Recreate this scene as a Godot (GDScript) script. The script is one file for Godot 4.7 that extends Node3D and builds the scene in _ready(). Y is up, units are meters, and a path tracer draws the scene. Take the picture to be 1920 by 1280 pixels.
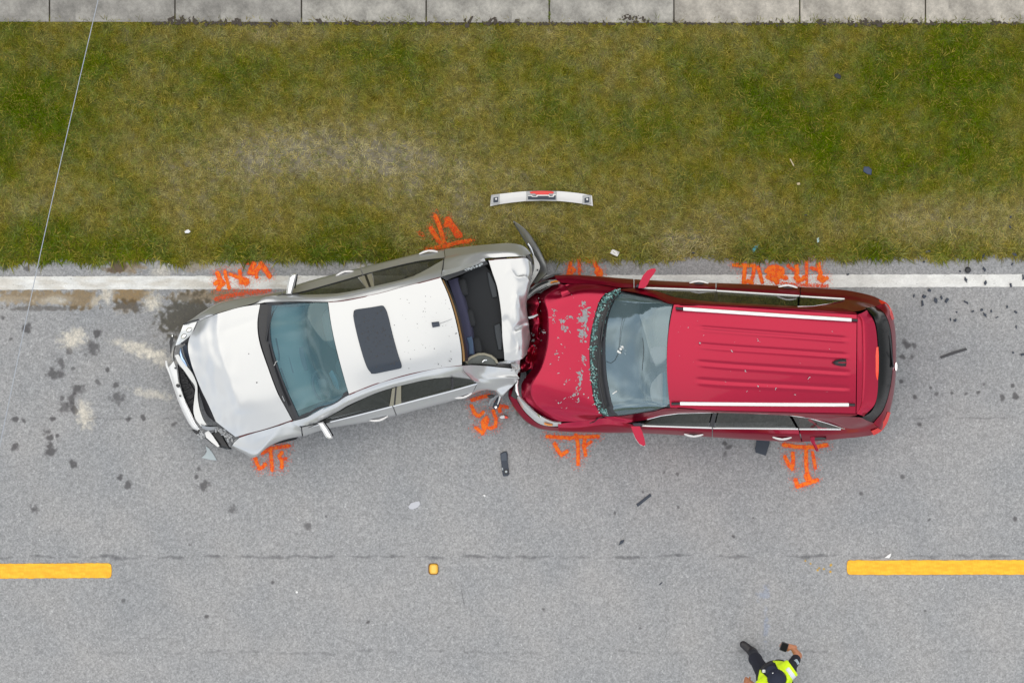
extends Node3D

const EYE := 30.0          # height of the camera above the road, metres
const PPM := 150.0         # photograph pixels per metre on the road
var org := Vector3.ZERO    # base of the thing that is being built
var mid := Vector3.ZERO    # a point inside the thing: surfaces face away from it
var taken := {}
var rng := RandomNumberGenerator.new()
var M := {}

# ---------------------------------------------------------------- helpers
func P(x: float, y: float, h: float) -> Vector3:
	var k := (1.0 - h / EYE) / PPM
	return Vector3((x - 960.0) * k, h, (y - 640.0) * k)

func row(a: Array) -> Array:
	var out := []
	for i in range(0, a.size(), 3):
		out.append(P(a[i], a[i + 1], a[i + 2]))
	return out

func lin(r: float, g: float, b: float, a := 1.0) -> Color:
	var c := Color(r, g, b).linear_to_srgb()
	c.a = a
	return c

func mat(called: String, c: Color, rough := 0.6, metal := 0.0, coat := 0.0) -> StandardMaterial3D:
	var m := StandardMaterial3D.new()
	m.resource_name = called
	m.albedo_color = c
	m.roughness = rough
	m.metallic = metal
	if coat > 0.0:
		m.clearcoat_enabled = true
		m.clearcoat = coat
		m.clearcoat_roughness = 0.04
	if c.a < 1.0:
		m.transparency = BaseMaterial3D.TRANSPARENCY_ALPHA
	M[called] = m
	return m

func numbered(called: String) -> String:
	if not taken.has(called):
		taken[called] = 0
		return called
	taken[called] += 1
	return "%s_%03d" % [called, taken[called]]

func tag(o: Node3D, label: String, category: String, group := "") -> Node3D:
	o.set_meta("label", label)
	o.set_meta("category", category)
	if group != "":
		o.set_meta("group", group)
	return o

func thing(called: String, at: Vector3, label: String, category: String, group := "") -> Node3D:
	var o := Node3D.new()
	o.name = numbered(called)
	add_child(o)
	o.position = at
	org = at
	mid = at + Vector3(0, 0.4, 0)
	tag(o, label, category, group)
	return o

func put(parent: Node3D, called: String, mesh: Mesh, m: Material) -> MeshInstance3D:
	var o := MeshInstance3D.new()
	o.mesh = mesh
	o.material_override = null
	if mesh is ArrayMesh:
		for i in mesh.get_surface_count():
			(mesh as ArrayMesh).surface_set_material(i, m)
	else:
		o.material_override = m
	if parent == self:
		o.name = numbered(called)
		add_child(o)
	else:
		o.name = called
		parent.add_child(o, true)
	return o

func struct(called: String, mesh: Mesh, m: Material) -> MeshInstance3D:
	var o := put(self, called, mesh, m)
	o.set_meta("kind", "structure")
	return o

func label_part(o: Node3D, text: String) -> void:
	o.set_meta("label", text)

func cr(a, b, c, d, t: float):
	var t2 := t * t
	var t3 := t2 * t
	return 0.5 * ((2.0 * b) + (c - a) * t + (2.0 * a - 5.0 * b + 4.0 * c - d) * t2 + (3.0 * b - a - 3.0 * c + d) * t3)

func along(pts: Array, t: float, sharp: Array = []):
	var n := pts.size()
	if n == 1:
		return pts[0]
	var x := clampf(t, 0.0, 1.0) * (n - 1)
	var i := mini(int(x), n - 2)
	var f := x - i
	var b = pts[i]
	var c = pts[i + 1]
	var a = b * 2.0 - c if i == 0 or i in sharp else pts[i - 1]
	var d = c * 2.0 - b if i + 2 >= n or (i + 1) in sharp else pts[i + 2]
	return cr(a, b, c, d, f)

func spl(rows: Array, sharp_u: Array = [], sharp_v: Array = []) -> Callable:
	return func(u: float, v: float) -> Vector3:
		var ps := []
		for r in rows:
			ps.append(along(r, v, sharp_v))
		return along(ps, u, sharp_u)

# A thin sheet over a (u, v) square, with its border folded in by `edge`.
func sheet_mesh(f: Callable, nu: int, nv: int, edge: float) -> ArrayMesh:
	var pos := PackedVector3Array()
	var nor := PackedVector3Array()
	var ind := PackedInt32Array()
	for i in nu + 1:
		for j in nv + 1:
			pos.append(f.call(float(i) / nu, float(j) / nv))
	var w := nv + 1
	for i in nu + 1:
		for j in nv + 1:
			var du := pos[mini(i + 1, nu) * w + j] - pos[maxi(i - 1, 0) * w + j]
			var dv := pos[i * w + mini(j + 1, nv)] - pos[i * w + maxi(j - 1, 0)]
			var n := du.cross(dv)
			nor.append(n.normalized() if n.length() > 1e-12 else Vector3.ZERO)
	var score := 0.0
	for k in pos.size():
		var away := (pos[k] - mid)
		away.y = absf(away.y) + 0.15
		score += nor[k].dot(away.normalized())
	var flip := score < 0.0
	for k in nor.size():
		if flip:
			nor[k] = -nor[k]
		if nor[k] == Vector3.ZERO:
			nor[k] = Vector3.UP
	for i in nu:
		for j in nv:
			var a := i * w + j
			var q := [a, a + w, a + w + 1, a, a + w + 1, a + 1] if flip else [a, a + w + 1, a + w, a, a + 1, a + w + 1]
			for x in q:
				ind.append(x)
	if edge > 0.0:
		var rim := []
		for j in nv:
			rim.append(j)
		for i in nu:
			rim.append(i * w + nv)
		for j in nv:
			rim.append(nu * w + nv - j)
		for i in nu:
			rim.append((nu - i) * w)
		var base := pos.size()
		var c := Vector3.ZERO
		for k in rim:
			c += pos[k]
		c /= rim.size()
		for k in rim:
			var out: Vector3 = pos[k] - c
			out = (out - nor[k] * out.dot(nor[k])).normalized()
			var p := pos[k]
			pos.append(p)
			nor.append((nor[k] + out).normalized())
			pos.append(p - nor[k] * edge + out * 0.002)
			nor.append(out)
		var m := rim.size()
		for k in m:
			var a := base + k * 2
			var b := base + ((k + 1) % m) * 2
			var q := [a, b, a + 1, b, b + 1, a + 1] if not flip else [a, a + 1, b, b, a + 1, b + 1]
			for x in q:
				ind.append(x)
	for k in pos.size():
		pos[k] -= org
	var arr := []
	arr.resize(Mesh.ARRAY_MAX)
	arr[Mesh.ARRAY_VERTEX] = pos
	arr[Mesh.ARRAY_NORMAL] = nor
	arr[Mesh.ARRAY_INDEX] = ind
	var am := ArrayMesh.new()
	am.add_surface_from_arrays(Mesh.PRIMITIVE_TRIANGLES, arr)
	return am

func surf(parent: Node3D, called: String, m: Material, f: Callable, nu: int, nv: int, edge := 0.012) -> MeshInstance3D:
	return put(parent, called, sheet_mesh(f, nu, nv, edge), m)

func patch(parent: Node3D, called: String, m: Material, rows: Array, edge := 0.012, sharp_u: Array = [], sharp_v: Array = [], fine := 4) -> MeshInstance3D:
	var rr := []
	for r in rows:
		rr.append(row(r))
	return surf(parent, called, m, spl(rr, sharp_u, sharp_v), maxi(1, (rr.size() - 1) * fine), maxi(1, (rr[0].size() - 1) * fine), edge)

# A solid with the outline poly (pixels) from h0 to h1 with a bevelled top.
func slab_mesh(poly: Array, h0: float, h1: float, bevel := 0.004, tilt := Vector2.ZERO) -> ArrayMesh:
	var pts := PackedVector2Array()
	for i in range(0, poly.size(), 2):
		pts.append(Vector2(poly[i], poly[i + 1]))
	if Geometry2D.is_polygon_clockwise(pts):
		pts.reverse()
	var n := pts.size()
	var c := Vector2.ZERO
	for p in pts:
		c += p
	c /= n
	var inset := PackedVector2Array()
	var bpx := bevel * PPM
	for i in n:
		var e := (pts[(i + 1) % n] - pts[(i + n - 1) % n]).normalized()
		var nn := Vector2(-e.y, e.x)
		var q := pts[i] + nn * bpx
		if q.distance_to(c) > pts[i].distance_to(c):
			q = pts[i] - nn * bpx
		inset.append(q)
	var st := SurfaceTool.new()
	st.begin(Mesh.PRIMITIVE_TRIANGLES)
	st.set_smooth_group(-1)
	var at := func(p: Vector2, h: float) -> Vector3:
		return P(p.x, p.y, h + (p - c).dot(tilt) / PPM) - org
	var hb := maxf(h0, h1 - bevel)
	for i in n:
		var a := pts[i]
		var b := pts[(i + 1) % n]
		var ia := inset[i]
		var ib := inset[(i + 1) % n]
		for q in [[at.call(a, h0), at.call(b, h0), at.call(b, hb), at.call(a, hb)], [at.call(a, hb), at.call(b, hb), at.call(ib, h1), at.call(ia, h1)]]:
			for k in [0, 1, 2, 0, 2, 3]:
				st.add_vertex(q[k])
	var tri := Geometry2D.triangulate_polygon(inset)
	if tri.is_empty():
		inset = pts
		tri = Geometry2D.triangulate_polygon(pts)
	for k in range(0, tri.size(), 3):
		var t := [inset[tri[k]], inset[tri[k + 1]], inset[tri[k + 2]]]
		if (t[1] - t[0]).cross(t[2] - t[0]) < 0.0:
			t.reverse()
		for p in t:
			st.add_vertex(at.call(p, h1))
	st.generate_normals()
	return st.commit()

func slab(parent: Node3D, called: String, m: Material, poly: Array, h0: float, h1: float, bevel := 0.004, tilt := Vector2.ZERO) -> MeshInstance3D:
	return put(parent, called, slab_mesh(poly, h0, h1, bevel, tilt), m)

func oval(x: float, y: float, rx: float, ry: float, turn := 0.0, n := 16, power := 2.0) -> Array:
	var out := []
	for i in n:
		var a := TAU * i / n
		var c := Vector2(signf(cos(a)) * pow(absf(cos(a)), 2.0 / power) * rx, signf(sin(a)) * pow(absf(sin(a)), 2.0 / power) * ry).rotated(turn)
		out.append(x + c.x)
		out.append(y + c.y)
	return out

func tube_mesh(pts: Array, radii: Array, seg := 8) -> ArrayMesh:
	var st := SurfaceTool.new()
	st.begin(Mesh.PRIMITIVE_TRIANGLES)
	var rings := []
	var n := pts.size()
	for i in n:
		var d: Vector3 = (pts[mini(i + 1, n - 1)] - pts[maxi(i - 1, 0)]).normalized()
		var s := d.cross(Vector3.UP if absf(d.y) < 0.9 else Vector3.RIGHT).normalized()
		var t := s.cross(d).normalized()
		var r: float = radii[i] if radii.size() > 1 else radii[0]
		var ring := []
		for k in seg:
			var a := TAU * k / seg
			ring.append(pts[i] - org + (s * cos(a) + t * sin(a)) * r)
		rings.append(ring)
	st.set_smooth_group(0)
	for i in n - 1:
		for k in seg:
			var k2 := (k + 1) % seg
			var q := [rings[i][k], rings[i + 1][k], rings[i + 1][k2], rings[i][k2]]
			for x in [0, 2, 1, 0, 3, 2]:
				st.add_vertex(q[x])
	st.set_smooth_group(-1)
	for e in [0, n - 1]:
		var c: Vector3 = pts[e] - org
		for k in seg:
			var k2 := (k + 1) % seg
			var t3 := [c, rings[e][k2], rings[e][k]] if e == 0 else [c, rings[e][k], rings[e][k2]]
			for x in t3:
				st.add_vertex(x)
	st.generate_normals()
	return st.commit()

func tube(parent: Node3D, called: String, m: Material, pts: Array, radii: Array, seg := 8) -> MeshInstance3D:
	return put(parent, called, tube_mesh(pts, radii, seg), m)

# A rounded box: centre, half sizes, turn about y, lean about its own side axis.
func pillow_mesh(c: Vector3, half: Vector3, turn := 0.0, lean := 0.0, power := 4.0) -> ArrayMesh:
	var st := SurfaceTool.new()
	st.begin(Mesh.PRIMITIVE_TRIANGLES)
	var b := Basis(Vector3.UP, turn) * Basis(Vector3.BACK, lean)
	var nu := 18
	var nv := 10
	var sg := func(x: float) -> float:
		return signf(x) * pow(absf(x), 2.0 / power)
	var at := func(i: int, j: int) -> Vector3:
		var a := TAU * i / nu
		var e := -PI / 2 + PI * j / nv
		return b * Vector3(sg.call(cos(e)) * sg.call(cos(a)) * half.x, sg.call(sin(e)) * half.y, sg.call(cos(e)) * sg.call(sin(a)) * half.z) + c - org
	st.set_smooth_group(0)
	for i in nu:
		for j in nv:
			var q := [at.call(i, j), at.call(i + 1, j), at.call(i + 1, j + 1), at.call(i, j + 1)]
			for k in [0, 1, 2, 0, 2, 3]:
				st.add_vertex(q[k])
	st.generate_normals()
	return st.commit()

func pillow(parent: Node3D, called: String, m: Material, c: Vector3, half: Vector3, turn := 0.0, lean := 0.0, power := 4.0) -> MeshInstance3D:
	return put(parent, called, pillow_mesh(c, half, turn, lean, power), m)

# Many small shards in one mesh: spots is an array of [Vector3 centre, size]
func shards(parent: Node3D, called: String, m: Material, spots: Array, flat := 0.25, long := 1.0, tints: Array = []) -> MeshInstance3D:
	var st := SurfaceTool.new()
	st.begin(Mesh.PRIMITIVE_TRIANGLES)
	st.set_smooth_group(-1)
	for s in spots:
		var c: Vector3 = s[0] - org
		var r: float = s[1]
		var n := 4 + rng.randi() % 3
		var turn := rng.randf() * TAU
		var l := 1.0 + rng.randf() * long
		if tints.size():
			st.set_color(tints[rng.randi() % tints.size()])
		var top := []
		var low := []
		for k in n:
			var a := TAU * (k + rng.randf() * 0.6) / n
			var v := Vector2(cos(a) * r * l, sin(a) * r / l * 1.2).rotated(turn) * (0.65 + 0.5 * rng.randf())
			var h := r * flat * (0.6 + rng.randf())
			top.append(c + Vector3(v.x, h, v.y))
			low.append(c + Vector3(v.x * 1.1, -r * 0.1, v.y * 1.1))
		for k in n:
			var k2 := (k + 1) % n
			for x in [low[k], low[k2], top[k2], low[k], top[k2], top[k], c + Vector3(0, r * flat * 1.1, 0), top[k], top[k2]]:
				st.add_vertex(x)
	st.generate_normals()
	var o := put(parent, called, st.commit(), m)
	if parent != self:
		o.set_meta("kind", "stuff")
	return o

func sstep(a: float, b: float, x: float) -> float:
	return smoothstep(a, b, x)

func noise(freq: float, kind := FastNoiseLite.TYPE_SIMPLEX_SMOOTH, sd := 7, octaves := 3) -> FastNoiseLite:
	var n := FastNoiseLite.new()
	n.noise_type = kind
	n.frequency = freq
	n.seed = sd
	n.fractal_octaves = octaves
	if octaves <= 1:
		n.fractal_type = FastNoiseLite.FRACTAL_NONE
	return n

# ---------------------------------------------------------------- camera, sky, sun
func look() -> void:
	var cam := Camera3D.new()
	cam.name = "camera"
	cam.position = Vector3(0, EYE, 0)
	cam.rotation_degrees = Vector3(-90, 0, 0)
	cam.fov = 2.0 * rad_to_deg(atan(640.0 / PPM / EYE))
	cam.near = 0.5
	cam.far = 900.0
	add_child(cam)

	var we := WorldEnvironment.new()
	we.name = "environment"
	var e := Environment.new()
	e.background_mode = Environment.BG_SKY
	e.tonemap_mode = Environment.TONE_MAPPER_LINEAR
	e.tonemap_exposure = 1.47
	e.sdfgi_enabled = true
	e.ssao_enabled = true
	e.ssil_enabled = true
	var sm := PanoramaSkyMaterial.new()
	sm.panorama = ImageTexture.create_from_image(sky_image())
	var sky := Sky.new()
	sky.sky_material = sm
	e.sky = sky
	we.environment = e
	add_child(we)

	var sun := DirectionalLight3D.new()
	sun.name = "sun"
	sun.light_color = Color(1.0, 0.97, 0.92)
	sun.light_energy = 0.36
	sun.light_angular_distance = 90.0
	sun.shadow_enabled = true
	add_child(sun)
	sun.look_at_from_position(Vector3(-3.0, 10, -6.0), Vector3.ZERO, Vector3.UP)

func sky_image() -> Image:
	var w := 512
	var h := 256
	var im := Image.create(w, h, false, Image.FORMAT_RGBF)
	var n1 := noise(1.5, FastNoiseLite.TYPE_SIMPLEX_SMOOTH, 21, 5)
	var n2 := noise(3.6, FastNoiseLite.TYPE_SIMPLEX_SMOOTH, 5, 4)
	for y in h:
		var el := PI / 2 - PI * (y + 0.5) / h
		for x in w:
			var az := TAU * (x + 0.5) / w
			var d := Vector3(cos(el) * sin(az), sin(el), cos(el) * cos(az))
			var c: Color
			if d.y < 0.0:
				c = Color(0.20, 0.21, 0.17)
			else:
				var q := d / (d.y + 0.35)
				var a := n1.get_noise_3d(q.x, q.z, 0.3)
				var b := n2.get_noise_3d(q.x, q.z, 4.0)
				var calm := 1.0 - 0.8 * sstep(0.55, 0.82, d.y)   # an even deck of stratus overhead, broken lower down
				a = lerpf(0.22, a, calm)
				b *= calm
				var cloud := sstep(-0.35, 0.25, a + b * 0.4)
				var lift := 1.16 - 0.50 * d.y
				var grey := Color(0.74, 0.765, 0.80).lerp(Color(1.09, 1.08, 1.055), sstep(-0.2, 0.5, a - b * 0.5)) * lerpf(1.0, 0.72 + 0.75 * sstep(-0.3, 0.35, b - a * 0.3), calm * calm)
				c = Color(0.44, 0.54, 0.70).lerp(grey, 0.25 + 0.75 * cloud) * lift
			im.set_pixel(x, y, c)
	return im

# ---------------------------------------------------------------- materials
func materials() -> void:
	mat("silver_paint", lin(0.56, 0.57, 0.575), 0.30, 0.62, 0.4)
	mat("red_paint", lin(0.36, 0.006, 0.036), 0.28, 0.80, 0.35)
	mat("black_plastic", lin(0.026, 0.027, 0.03), 0.45)
	mat("dark_trim", lin(0.02, 0.021, 0.025), 0.3)
	mat("dark_inside", lin(0.022, 0.024, 0.027), 0.9)
	mat("engine", lin(0.035, 0.035, 0.04), 0.55, 0.2)
	mat("grey_metal", lin(0.34, 0.35, 0.36), 0.4, 0.7)
	mat("chrome", lin(0.88, 0.89, 0.90), 0.12, 1.0)
	mat("white_chrome", lin(0.86, 0.86, 0.87), 0.28, 0.7)
	mat("handle_chrome", lin(0.56, 0.56, 0.57), 0.3, 0.7)
	mat("primer", lin(0.72, 0.72, 0.70), 0.55)
	mat("brown_seam", lin(0.10, 0.012, 0.012), 0.5)
	mat("beige_trim", lin(0.30, 0.28, 0.21), 0.6)
	mat("tan_glue", lin(0.30, 0.17, 0.06), 0.7)
	mat("navy_cloth", lin(0.045, 0.045, 0.085), 0.9)
	mat("teal_dash", lin(0.15, 0.30, 0.32), 0.75)
	mat("teal_seat", lin(0.10, 0.17, 0.20), 0.85)
	mat("grey_dash", lin(0.13, 0.16, 0.17), 0.75)
	mat("grey_seat", lin(0.11, 0.13, 0.14), 0.85)
	mat("airbag", lin(0.82, 0.86, 0.83), 0.9)
	mat("blue_cloth", lin(0.10, 0.32, 0.45), 0.9)
	mat("glass_teal", lin(0.05, 0.17, 0.20, 0.26), 0.03, 0.25, 0.9).metallic_specular = 0.7
	mat("glass_grey", lin(0.17, 0.26, 0.295, 0.30), 0.03, 0.42, 0.9).metallic_specular = 0.7
	mat("glass_dark", lin(0.018, 0.024, 0.018, 0.8), 0.04)
	mat("glass_roof", lin(0.040, 0.050, 0.066), 0.14).metallic_specular = 0.35
	mat("glass_black", lin(0.004, 0.005, 0.006), 0.12).metallic_specular = 0.22
	mat("lamp_clear", lin(0.66, 0.68, 0.68), 0.15, 0.35, 1.0)
	mat("lamp_amber", lin(0.85, 0.28, 0.03), 0.25, 0.0, 0.6)
	mat("lamp_red", lin(0.75, 0.010, 0.006), 0.25, 0.0, 0.6)
	mat("lamp_orange", lin(0.90, 0.045, 0.008), 0.3, 0.0, 0.5)
	mat("crumbs", lin(0.10, 0.26, 0.245), 0.2)
	mat("tyre", lin(0.012, 0.012, 0.013), 0.85)
	mat("rim", lin(0.5, 0.5, 0.52), 0.35, 0.9)
	mat("white_plastic", lin(0.78, 0.78, 0.77), 0.4)
	mat("blue_black", lin(0.025, 0.035, 0.055), 0.45)
	mat("pale_grey", lin(0.40, 0.44, 0.46), 0.5)
	mat("straw", lin(0.55, 0.46, 0.28), 0.8)
	mat("cable", lin(0.34, 0.37, 0.42), 0.5)
	mat("skin", lin(0.42, 0.17, 0.085), 0.55)
	mat("uniform", lin(0.010, 0.012, 0.022), 0.85)
	mat("cap_cloth", lin(0.012, 0.016, 0.034), 0.85)
	mat("boot", lin(0.016, 0.014, 0.016), 0.5)
	mat("hi_vis", lin(0.68, 0.95, 0.01), 0.75)
	mat("reflective", lin(0.72, 0.74, 0.78), 0.4)
	mat("badge", lin(0.35, 0.42, 0.48), 0.5)
	mat("bark", lin(0.09, 0.07, 0.05), 0.9)
	var sc := mat("shard", lin(1, 1, 1), 0.5)
	sc.vertex_color_use_as_albedo = true
	var leaf := mat("leaf", lin(0.035, 0.065, 0.02), 0.6)
	leaf.cull_mode = BaseMaterial3D.CULL_DISABLED
	var g := mat("grass_blade", Color.WHITE, 0.8)
	g.metallic_specular = 0.05
	g.vertex_color_use_as_albedo = true
	g.cull_mode = BaseMaterial3D.CULL_DISABLED
	var pm := mat("spray", Color.WHITE, 0.75)
	pm.vertex_color_use_as_albedo = true

# ---------------------------------------------------------------- ground
const RX := 7.5            # half width of the stained stretch of road
const RZ0 := -1.16         # its grass-side edge
const RZ1 := 6.34          # its far edge

func flat_mesh(x0: float, z0: float, x1: float, z1: float, y: float, uv0 := Vector2.ZERO, uv1 := Vector2.ONE) -> ArrayMesh:
	var st := SurfaceTool.new()
	st.begin(Mesh.PRIMITIVE_TRIANGLES)
	for q in [[0, 0], [1, 0], [1, 1], [0, 0], [1, 1], [0, 1]]:
		st.set_normal(Vector3.UP)
		st.set_uv(Vector2(lerpf(uv0.x, uv1.x, q[0]), lerpf(uv0.y, uv1.y, q[1])))
		st.add_vertex(Vector3(lerpf(x0, x1, q[0]), y, lerpf(z0, z1, q[1])))
	return st.commit()

func road_image() -> Image:
	var w := 2048
	var h := 1024
	var k := w / (2.0 * RX)
	var fine := noise(0.42, FastNoiseLite.TYPE_VALUE, 3, 1).get_image(w, h, false, false, false).get_data()
	var grit := noise(0.95, FastNoiseLite.TYPE_VALUE, 11, 1).get_image(w, h, false, false, false).get_data()
	var mid_ := noise(0.07, FastNoiseLite.TYPE_SIMPLEX, 9, 3).get_image(w, h, false, false, false).get_data()
	var wide := noise(0.006, FastNoiseLite.TYPE_SIMPLEX_SMOOTH, 13, 3).get_image(w, h, false, false, false).get_data()
	var d := PackedByteArray()
	d.resize(w * h * 3)
	for i in w * h:
		var f := (fine[i] - 128) * 0.095 + (grit[i] - 128) * 0.15 + (mid_[i] - 128) * 0.04 + (wide[i] - 128) * 0.045
		if grit[i] > 238 and fine[i] > 150:
			f += 26.0
		var v := 150.0 + f
		var t := (wide[i] - 128) * 0.012
		var o := i * 3
		d[o] = clampi(int(v + t), 0, 255)
		d[o + 1] = clampi(int(v + 0.5), 0, 255)
		d[o + 2] = clampi(int(v + 1.5 - t), 0, 255)
	# stains, spills and cracks: each has an outline of its own
	var edge := noise(0.035, FastNoiseLite.TYPE_SIMPLEX, 31, 3)
	var blot := func(x: float, y: float, rx: float, ry: float, turn: float, c: Color, amount: float, soft: float, rag: float) -> void:
		# c multiplies the road where c.a is 0, replaces it where c.a is 1
		var s := k / PPM
		var tx := (x - 960.0) * s + w / 2.0
		var ty := ((y - 640.0) / PPM - RZ0) * k
		var reach := maxf(rx, ry) * 1.6 * s + 2
		var cs := cos(turn)
		var sn := sin(turn)
		for yy in range(maxi(0, int(ty - reach)), mini(h, int(ty + reach) + 1)):
			for xx in range(maxi(0, int(tx - reach)), mini(w, int(tx + reach) + 1)):
				var dx := (xx - tx) / s
				var dy := (yy - ty) / s
				var u := (dx * cs + dy * sn) / rx
				var v := (-dx * sn + dy * cs) / ry
				var r := sqrt(u * u + v * v) + edge.get_noise_2d(xx * 1.7, yy * 1.7) * rag
				var a := (1.0 - smoothstep(1.0 - soft, 1.0 + soft * 0.3, r)) * amount
				if a <= 0.0:
					continue
				var o := (yy * w + xx) * 3
				var g := (d[o + 1] - 150.0) / 150.0
				a = clampf(a * (1.0 + g * 1.2), 0.0, 1.0)
				for q in 3:
					var cc: float = [c.r, c.g, c.b][q]
					var to: float = lerpf(d[o + q] * cc, 255.0 * cc * (1.0 + g * 0.5), c.a)
					d[o + q] = clampi(int(lerpf(d[o + q], to, a)), 0, 255)
	var oil := Color(0.62, 0.61, 0.615, 0.0)
	# oil and water drips ahead of the silver car
	var drips := [172, 652, 13, 182, 625, 8, 102, 700, 13, 113, 680, 9, 146, 730, 10, 123, 764, 13, 133, 749, 10, 137, 767, 9, 218, 744, 13, 217, 722, 6, 128, 657, 6, 50, 615, 9, 87, 810, 8, 90, 820, 8, 105, 815, 4, 93, 842, 11, 27, 838, 8, 27, 784, 7, 43, 787, 4, 97, 786, 5, 240, 785, 5, 268, 784, 6, 325, 795, 5, 115, 745, 5, 183, 715, 5, 200, 692, 4, 135, 690, 4]
	var more := [62, 954, 9, 381, 910, 10, 223, 896, 8, 240, 909, 7, 135, 869, 8, 435, 953, 7, 575, 986, 7, 230, 1125, 3, 510, 1091, 3, 355, 1021, 3, 387, 1155, 4, 610, 967, 3, 690, 1165, 4, 5, 595, 5, 20, 635, 4, 10, 500, 6, 48, 503, 5, 372, 878, 4, 368, 893, 4]
	var rear := [1360, 830, 5, 1367, 838, 5, 1360, 850, 5, 1245, 885, 3, 1270, 888, 4, 1153, 962, 4, 1205, 922, 3, 1272, 951, 3, 1018, 1142, 4, 1200, 1177, 3, 1692, 893, 4, 1742, 974, 3, 1735, 1144, 3, 1905, 972, 5, 1376, 1006, 3, 1412, 970, 3, 1615, 925, 3, 1630, 736, 6, 1715, 648, 4, 1700, 645, 8, 1710, 668, 6, 1692, 668, 5, 1745, 726, 3, 1756, 738, 4, 1786, 736, 4, 1811, 738, 4, 1835, 735, 3, 1880, 745, 6, 1905, 742, 6, 1845, 720, 3, 1900, 722, 4, 1690, 713, 4, 1716, 742, 5, 1725, 795, 5]
	for list in [drips, more, rear]:
		for i in range(0, list.size(), 3):
			var r: float = list[i + 2]
			blot.call(list[i], list[i + 1], r * rng.randf_range(0.95, 1.35), r * rng.randf_range(0.85, 1.15), rng.randf() * 3.0, oil, rng.randf_range(0.65, 0.95), 0.6, 0.6)
	# fluid under the silver car's nose, brown silt and spilled sand along the white line
	blot.call(348, 590, 58, 40, -0.5, Color(0.62, 0.60, 0.55, 0.0), 0.95, 0.4, 0.5)
	var silt := Color(0.54, 0.455, 0.33, 1.0)
	for q in [[60, 556, 90, 16, 0.7], [150, 560, 40, 22, 0.75], [245, 553, 44, 16, 0.85], [380, 556, 70, 14, 0.6], [440, 548, 60, 10, 0.5], [232, 499, 42, 13, 0.6], [365, 500, 28, 10, 0.4], [235, 574, 26, 14, 0.3]]:
		blot.call(q[0], q[1], q[2], q[3], 0.0, silt, q[4], 0.5, 0.5)
	blot.call(240, 572, 32, 12, 0.1, Color(0.62, 0.6, 0.58, 0.0), 0.8, 0.4, 0.5)
	blot.call(90, 577, 90, 5, 0.0, Color(0.66, 0.64, 0.62, 0.0), 0.7, 0.5, 0.6)
	blot.call(220, 497, 24, 14, 0.0, Color(0.60, 0.56, 0.54, 0.0), 0.8, 0.4, 0.5)
	var sand := Color(0.80, 0.775, 0.725, 1.0)
	for q in [[100, 561, 42, 10, 0.0, 0.9], [176, 565, 11, 13, 0.3, 0.9], [199, 552, 15, 20, 0.0, 0.9], [283, 566, 22, 22, 0.6, 0.9], [300, 508, 26, 16, 0.2, 0.6], [345, 560, 20, 7, 0.0, 0.7], [136, 634, 30, 21, -0.3, 0.9], [157, 777, 18, 30, -0.15, 0.85], [262, 655, 56, 15, 0.32, 0.8], [300, 672, 30, 17, 0.3, 0.55], [285, 738, 46, 10, 0.18, 0.6], [700, 498, 60, 10, -0.1, 0.4], [420, 497, 120, 10, 0.0, 0.35], [20, 560, 40, 8, 0.0, 0.4]]:
		blot.call(q[0], q[1], q[2], q[3], q[4], sand, q[5], 0.75, 0.45)
	# dark seam between the lanes, faint cracks
	var tar := Color(0.83, 0.83, 0.835, 0.0)
	for i in 260:
		var x := -60.0 + i * 8.0
		var g := edge.get_noise_2d(x * 0.35, 5.0)
		if g > -0.32:
			blot.call(x, 1044.0 - x * 0.001 + edge.get_noise_2d(x * 0.5, 77.0) * 4.0, 9, 2.5 + 2.5 * g, 0.0, tar, 0.55 + 0.5 * g, 0.7, 0.5)
		if (x < 350 or x > 1690) and g > -0.1:
			blot.call(x, 783.0 + edge.get_noise_2d(x * 0.6, 40.0) * 4.0, 8, 1.8, 0.0, tar, 0.5, 0.7, 0.5)
		if g > 0.05:
			blot.call(x, 1222.0 + edge.get_noise_2d(x * 0.4, 140.0) * 6.0, 9, 3.0, 0.0, tar, 0.35, 0.8, 0.5)
	for i in 26:
		blot.call(1252.0 - i * 0.2 + edge.get_noise_2d(i * 9.0, 3.0) * 3.0, 1096.0 + i * 4.0, 1.0, 2.6, 0.0, tar, 0.7, 0.5, 0.2)
		blot.call(1081.0 - i * 0.6, 1120.0 + i * 3.0, 1.0, 2.4, 0.0, tar, 0.35, 0.5, 0.2)
		blot.call(864.0 + i * 0.25, 1104.0 + i * 1.2, 1.0, 2.4, 0.0, tar, 0.45, 0.5, 0.2)
		blot.call(1000.0 - i * 0.5, 820.0 + i * 2.2, 1.0, 2.4, 0.2, tar, 0.5, 0.5, 0.2)
	# old blue survey line, crumbs of yellow paint
	for q in [[1432, 1112, 10, 14, 0.5], [1436, 1148, 4, 22, 0.25], [1437, 1180, 5, 22, 0.5]]:
		blot.call(q[0], q[1], q[2], q[3], 0.1, Color(0.52, 0.57, 0.68, 1.0), q[4] * 0.7, 0.8, 1.0)
	for q in [[1558, 1058, 3], [1533, 1068, 2.5], [1536, 1064, 2], [1557, 1071, 2], [1545, 1066, 2], [1520, 1056, 2], [1510, 1051, 2]]:
		blot.call(q[0], q[1], q[2], q[2], 0.0, Color(0.85, 0.62, 0.12, 1.0), 0.8, 0.5, 0.5)
	# two darker patches near where the cars meet
	blot.call(985, 772, 26, 16, 0.6, Color(0.68, 0.66, 0.62, 0.0), 0.8, 0.6, 0.5)
	blot.call(925, 785, 40, 24, 0.0, Color(0.86, 0.83, 0.82, 0.0), 0.6, 0.7, 0.6)
	return Image.create_from_data(w, h, false, Image.FORMAT_RGB8, d)

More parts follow.
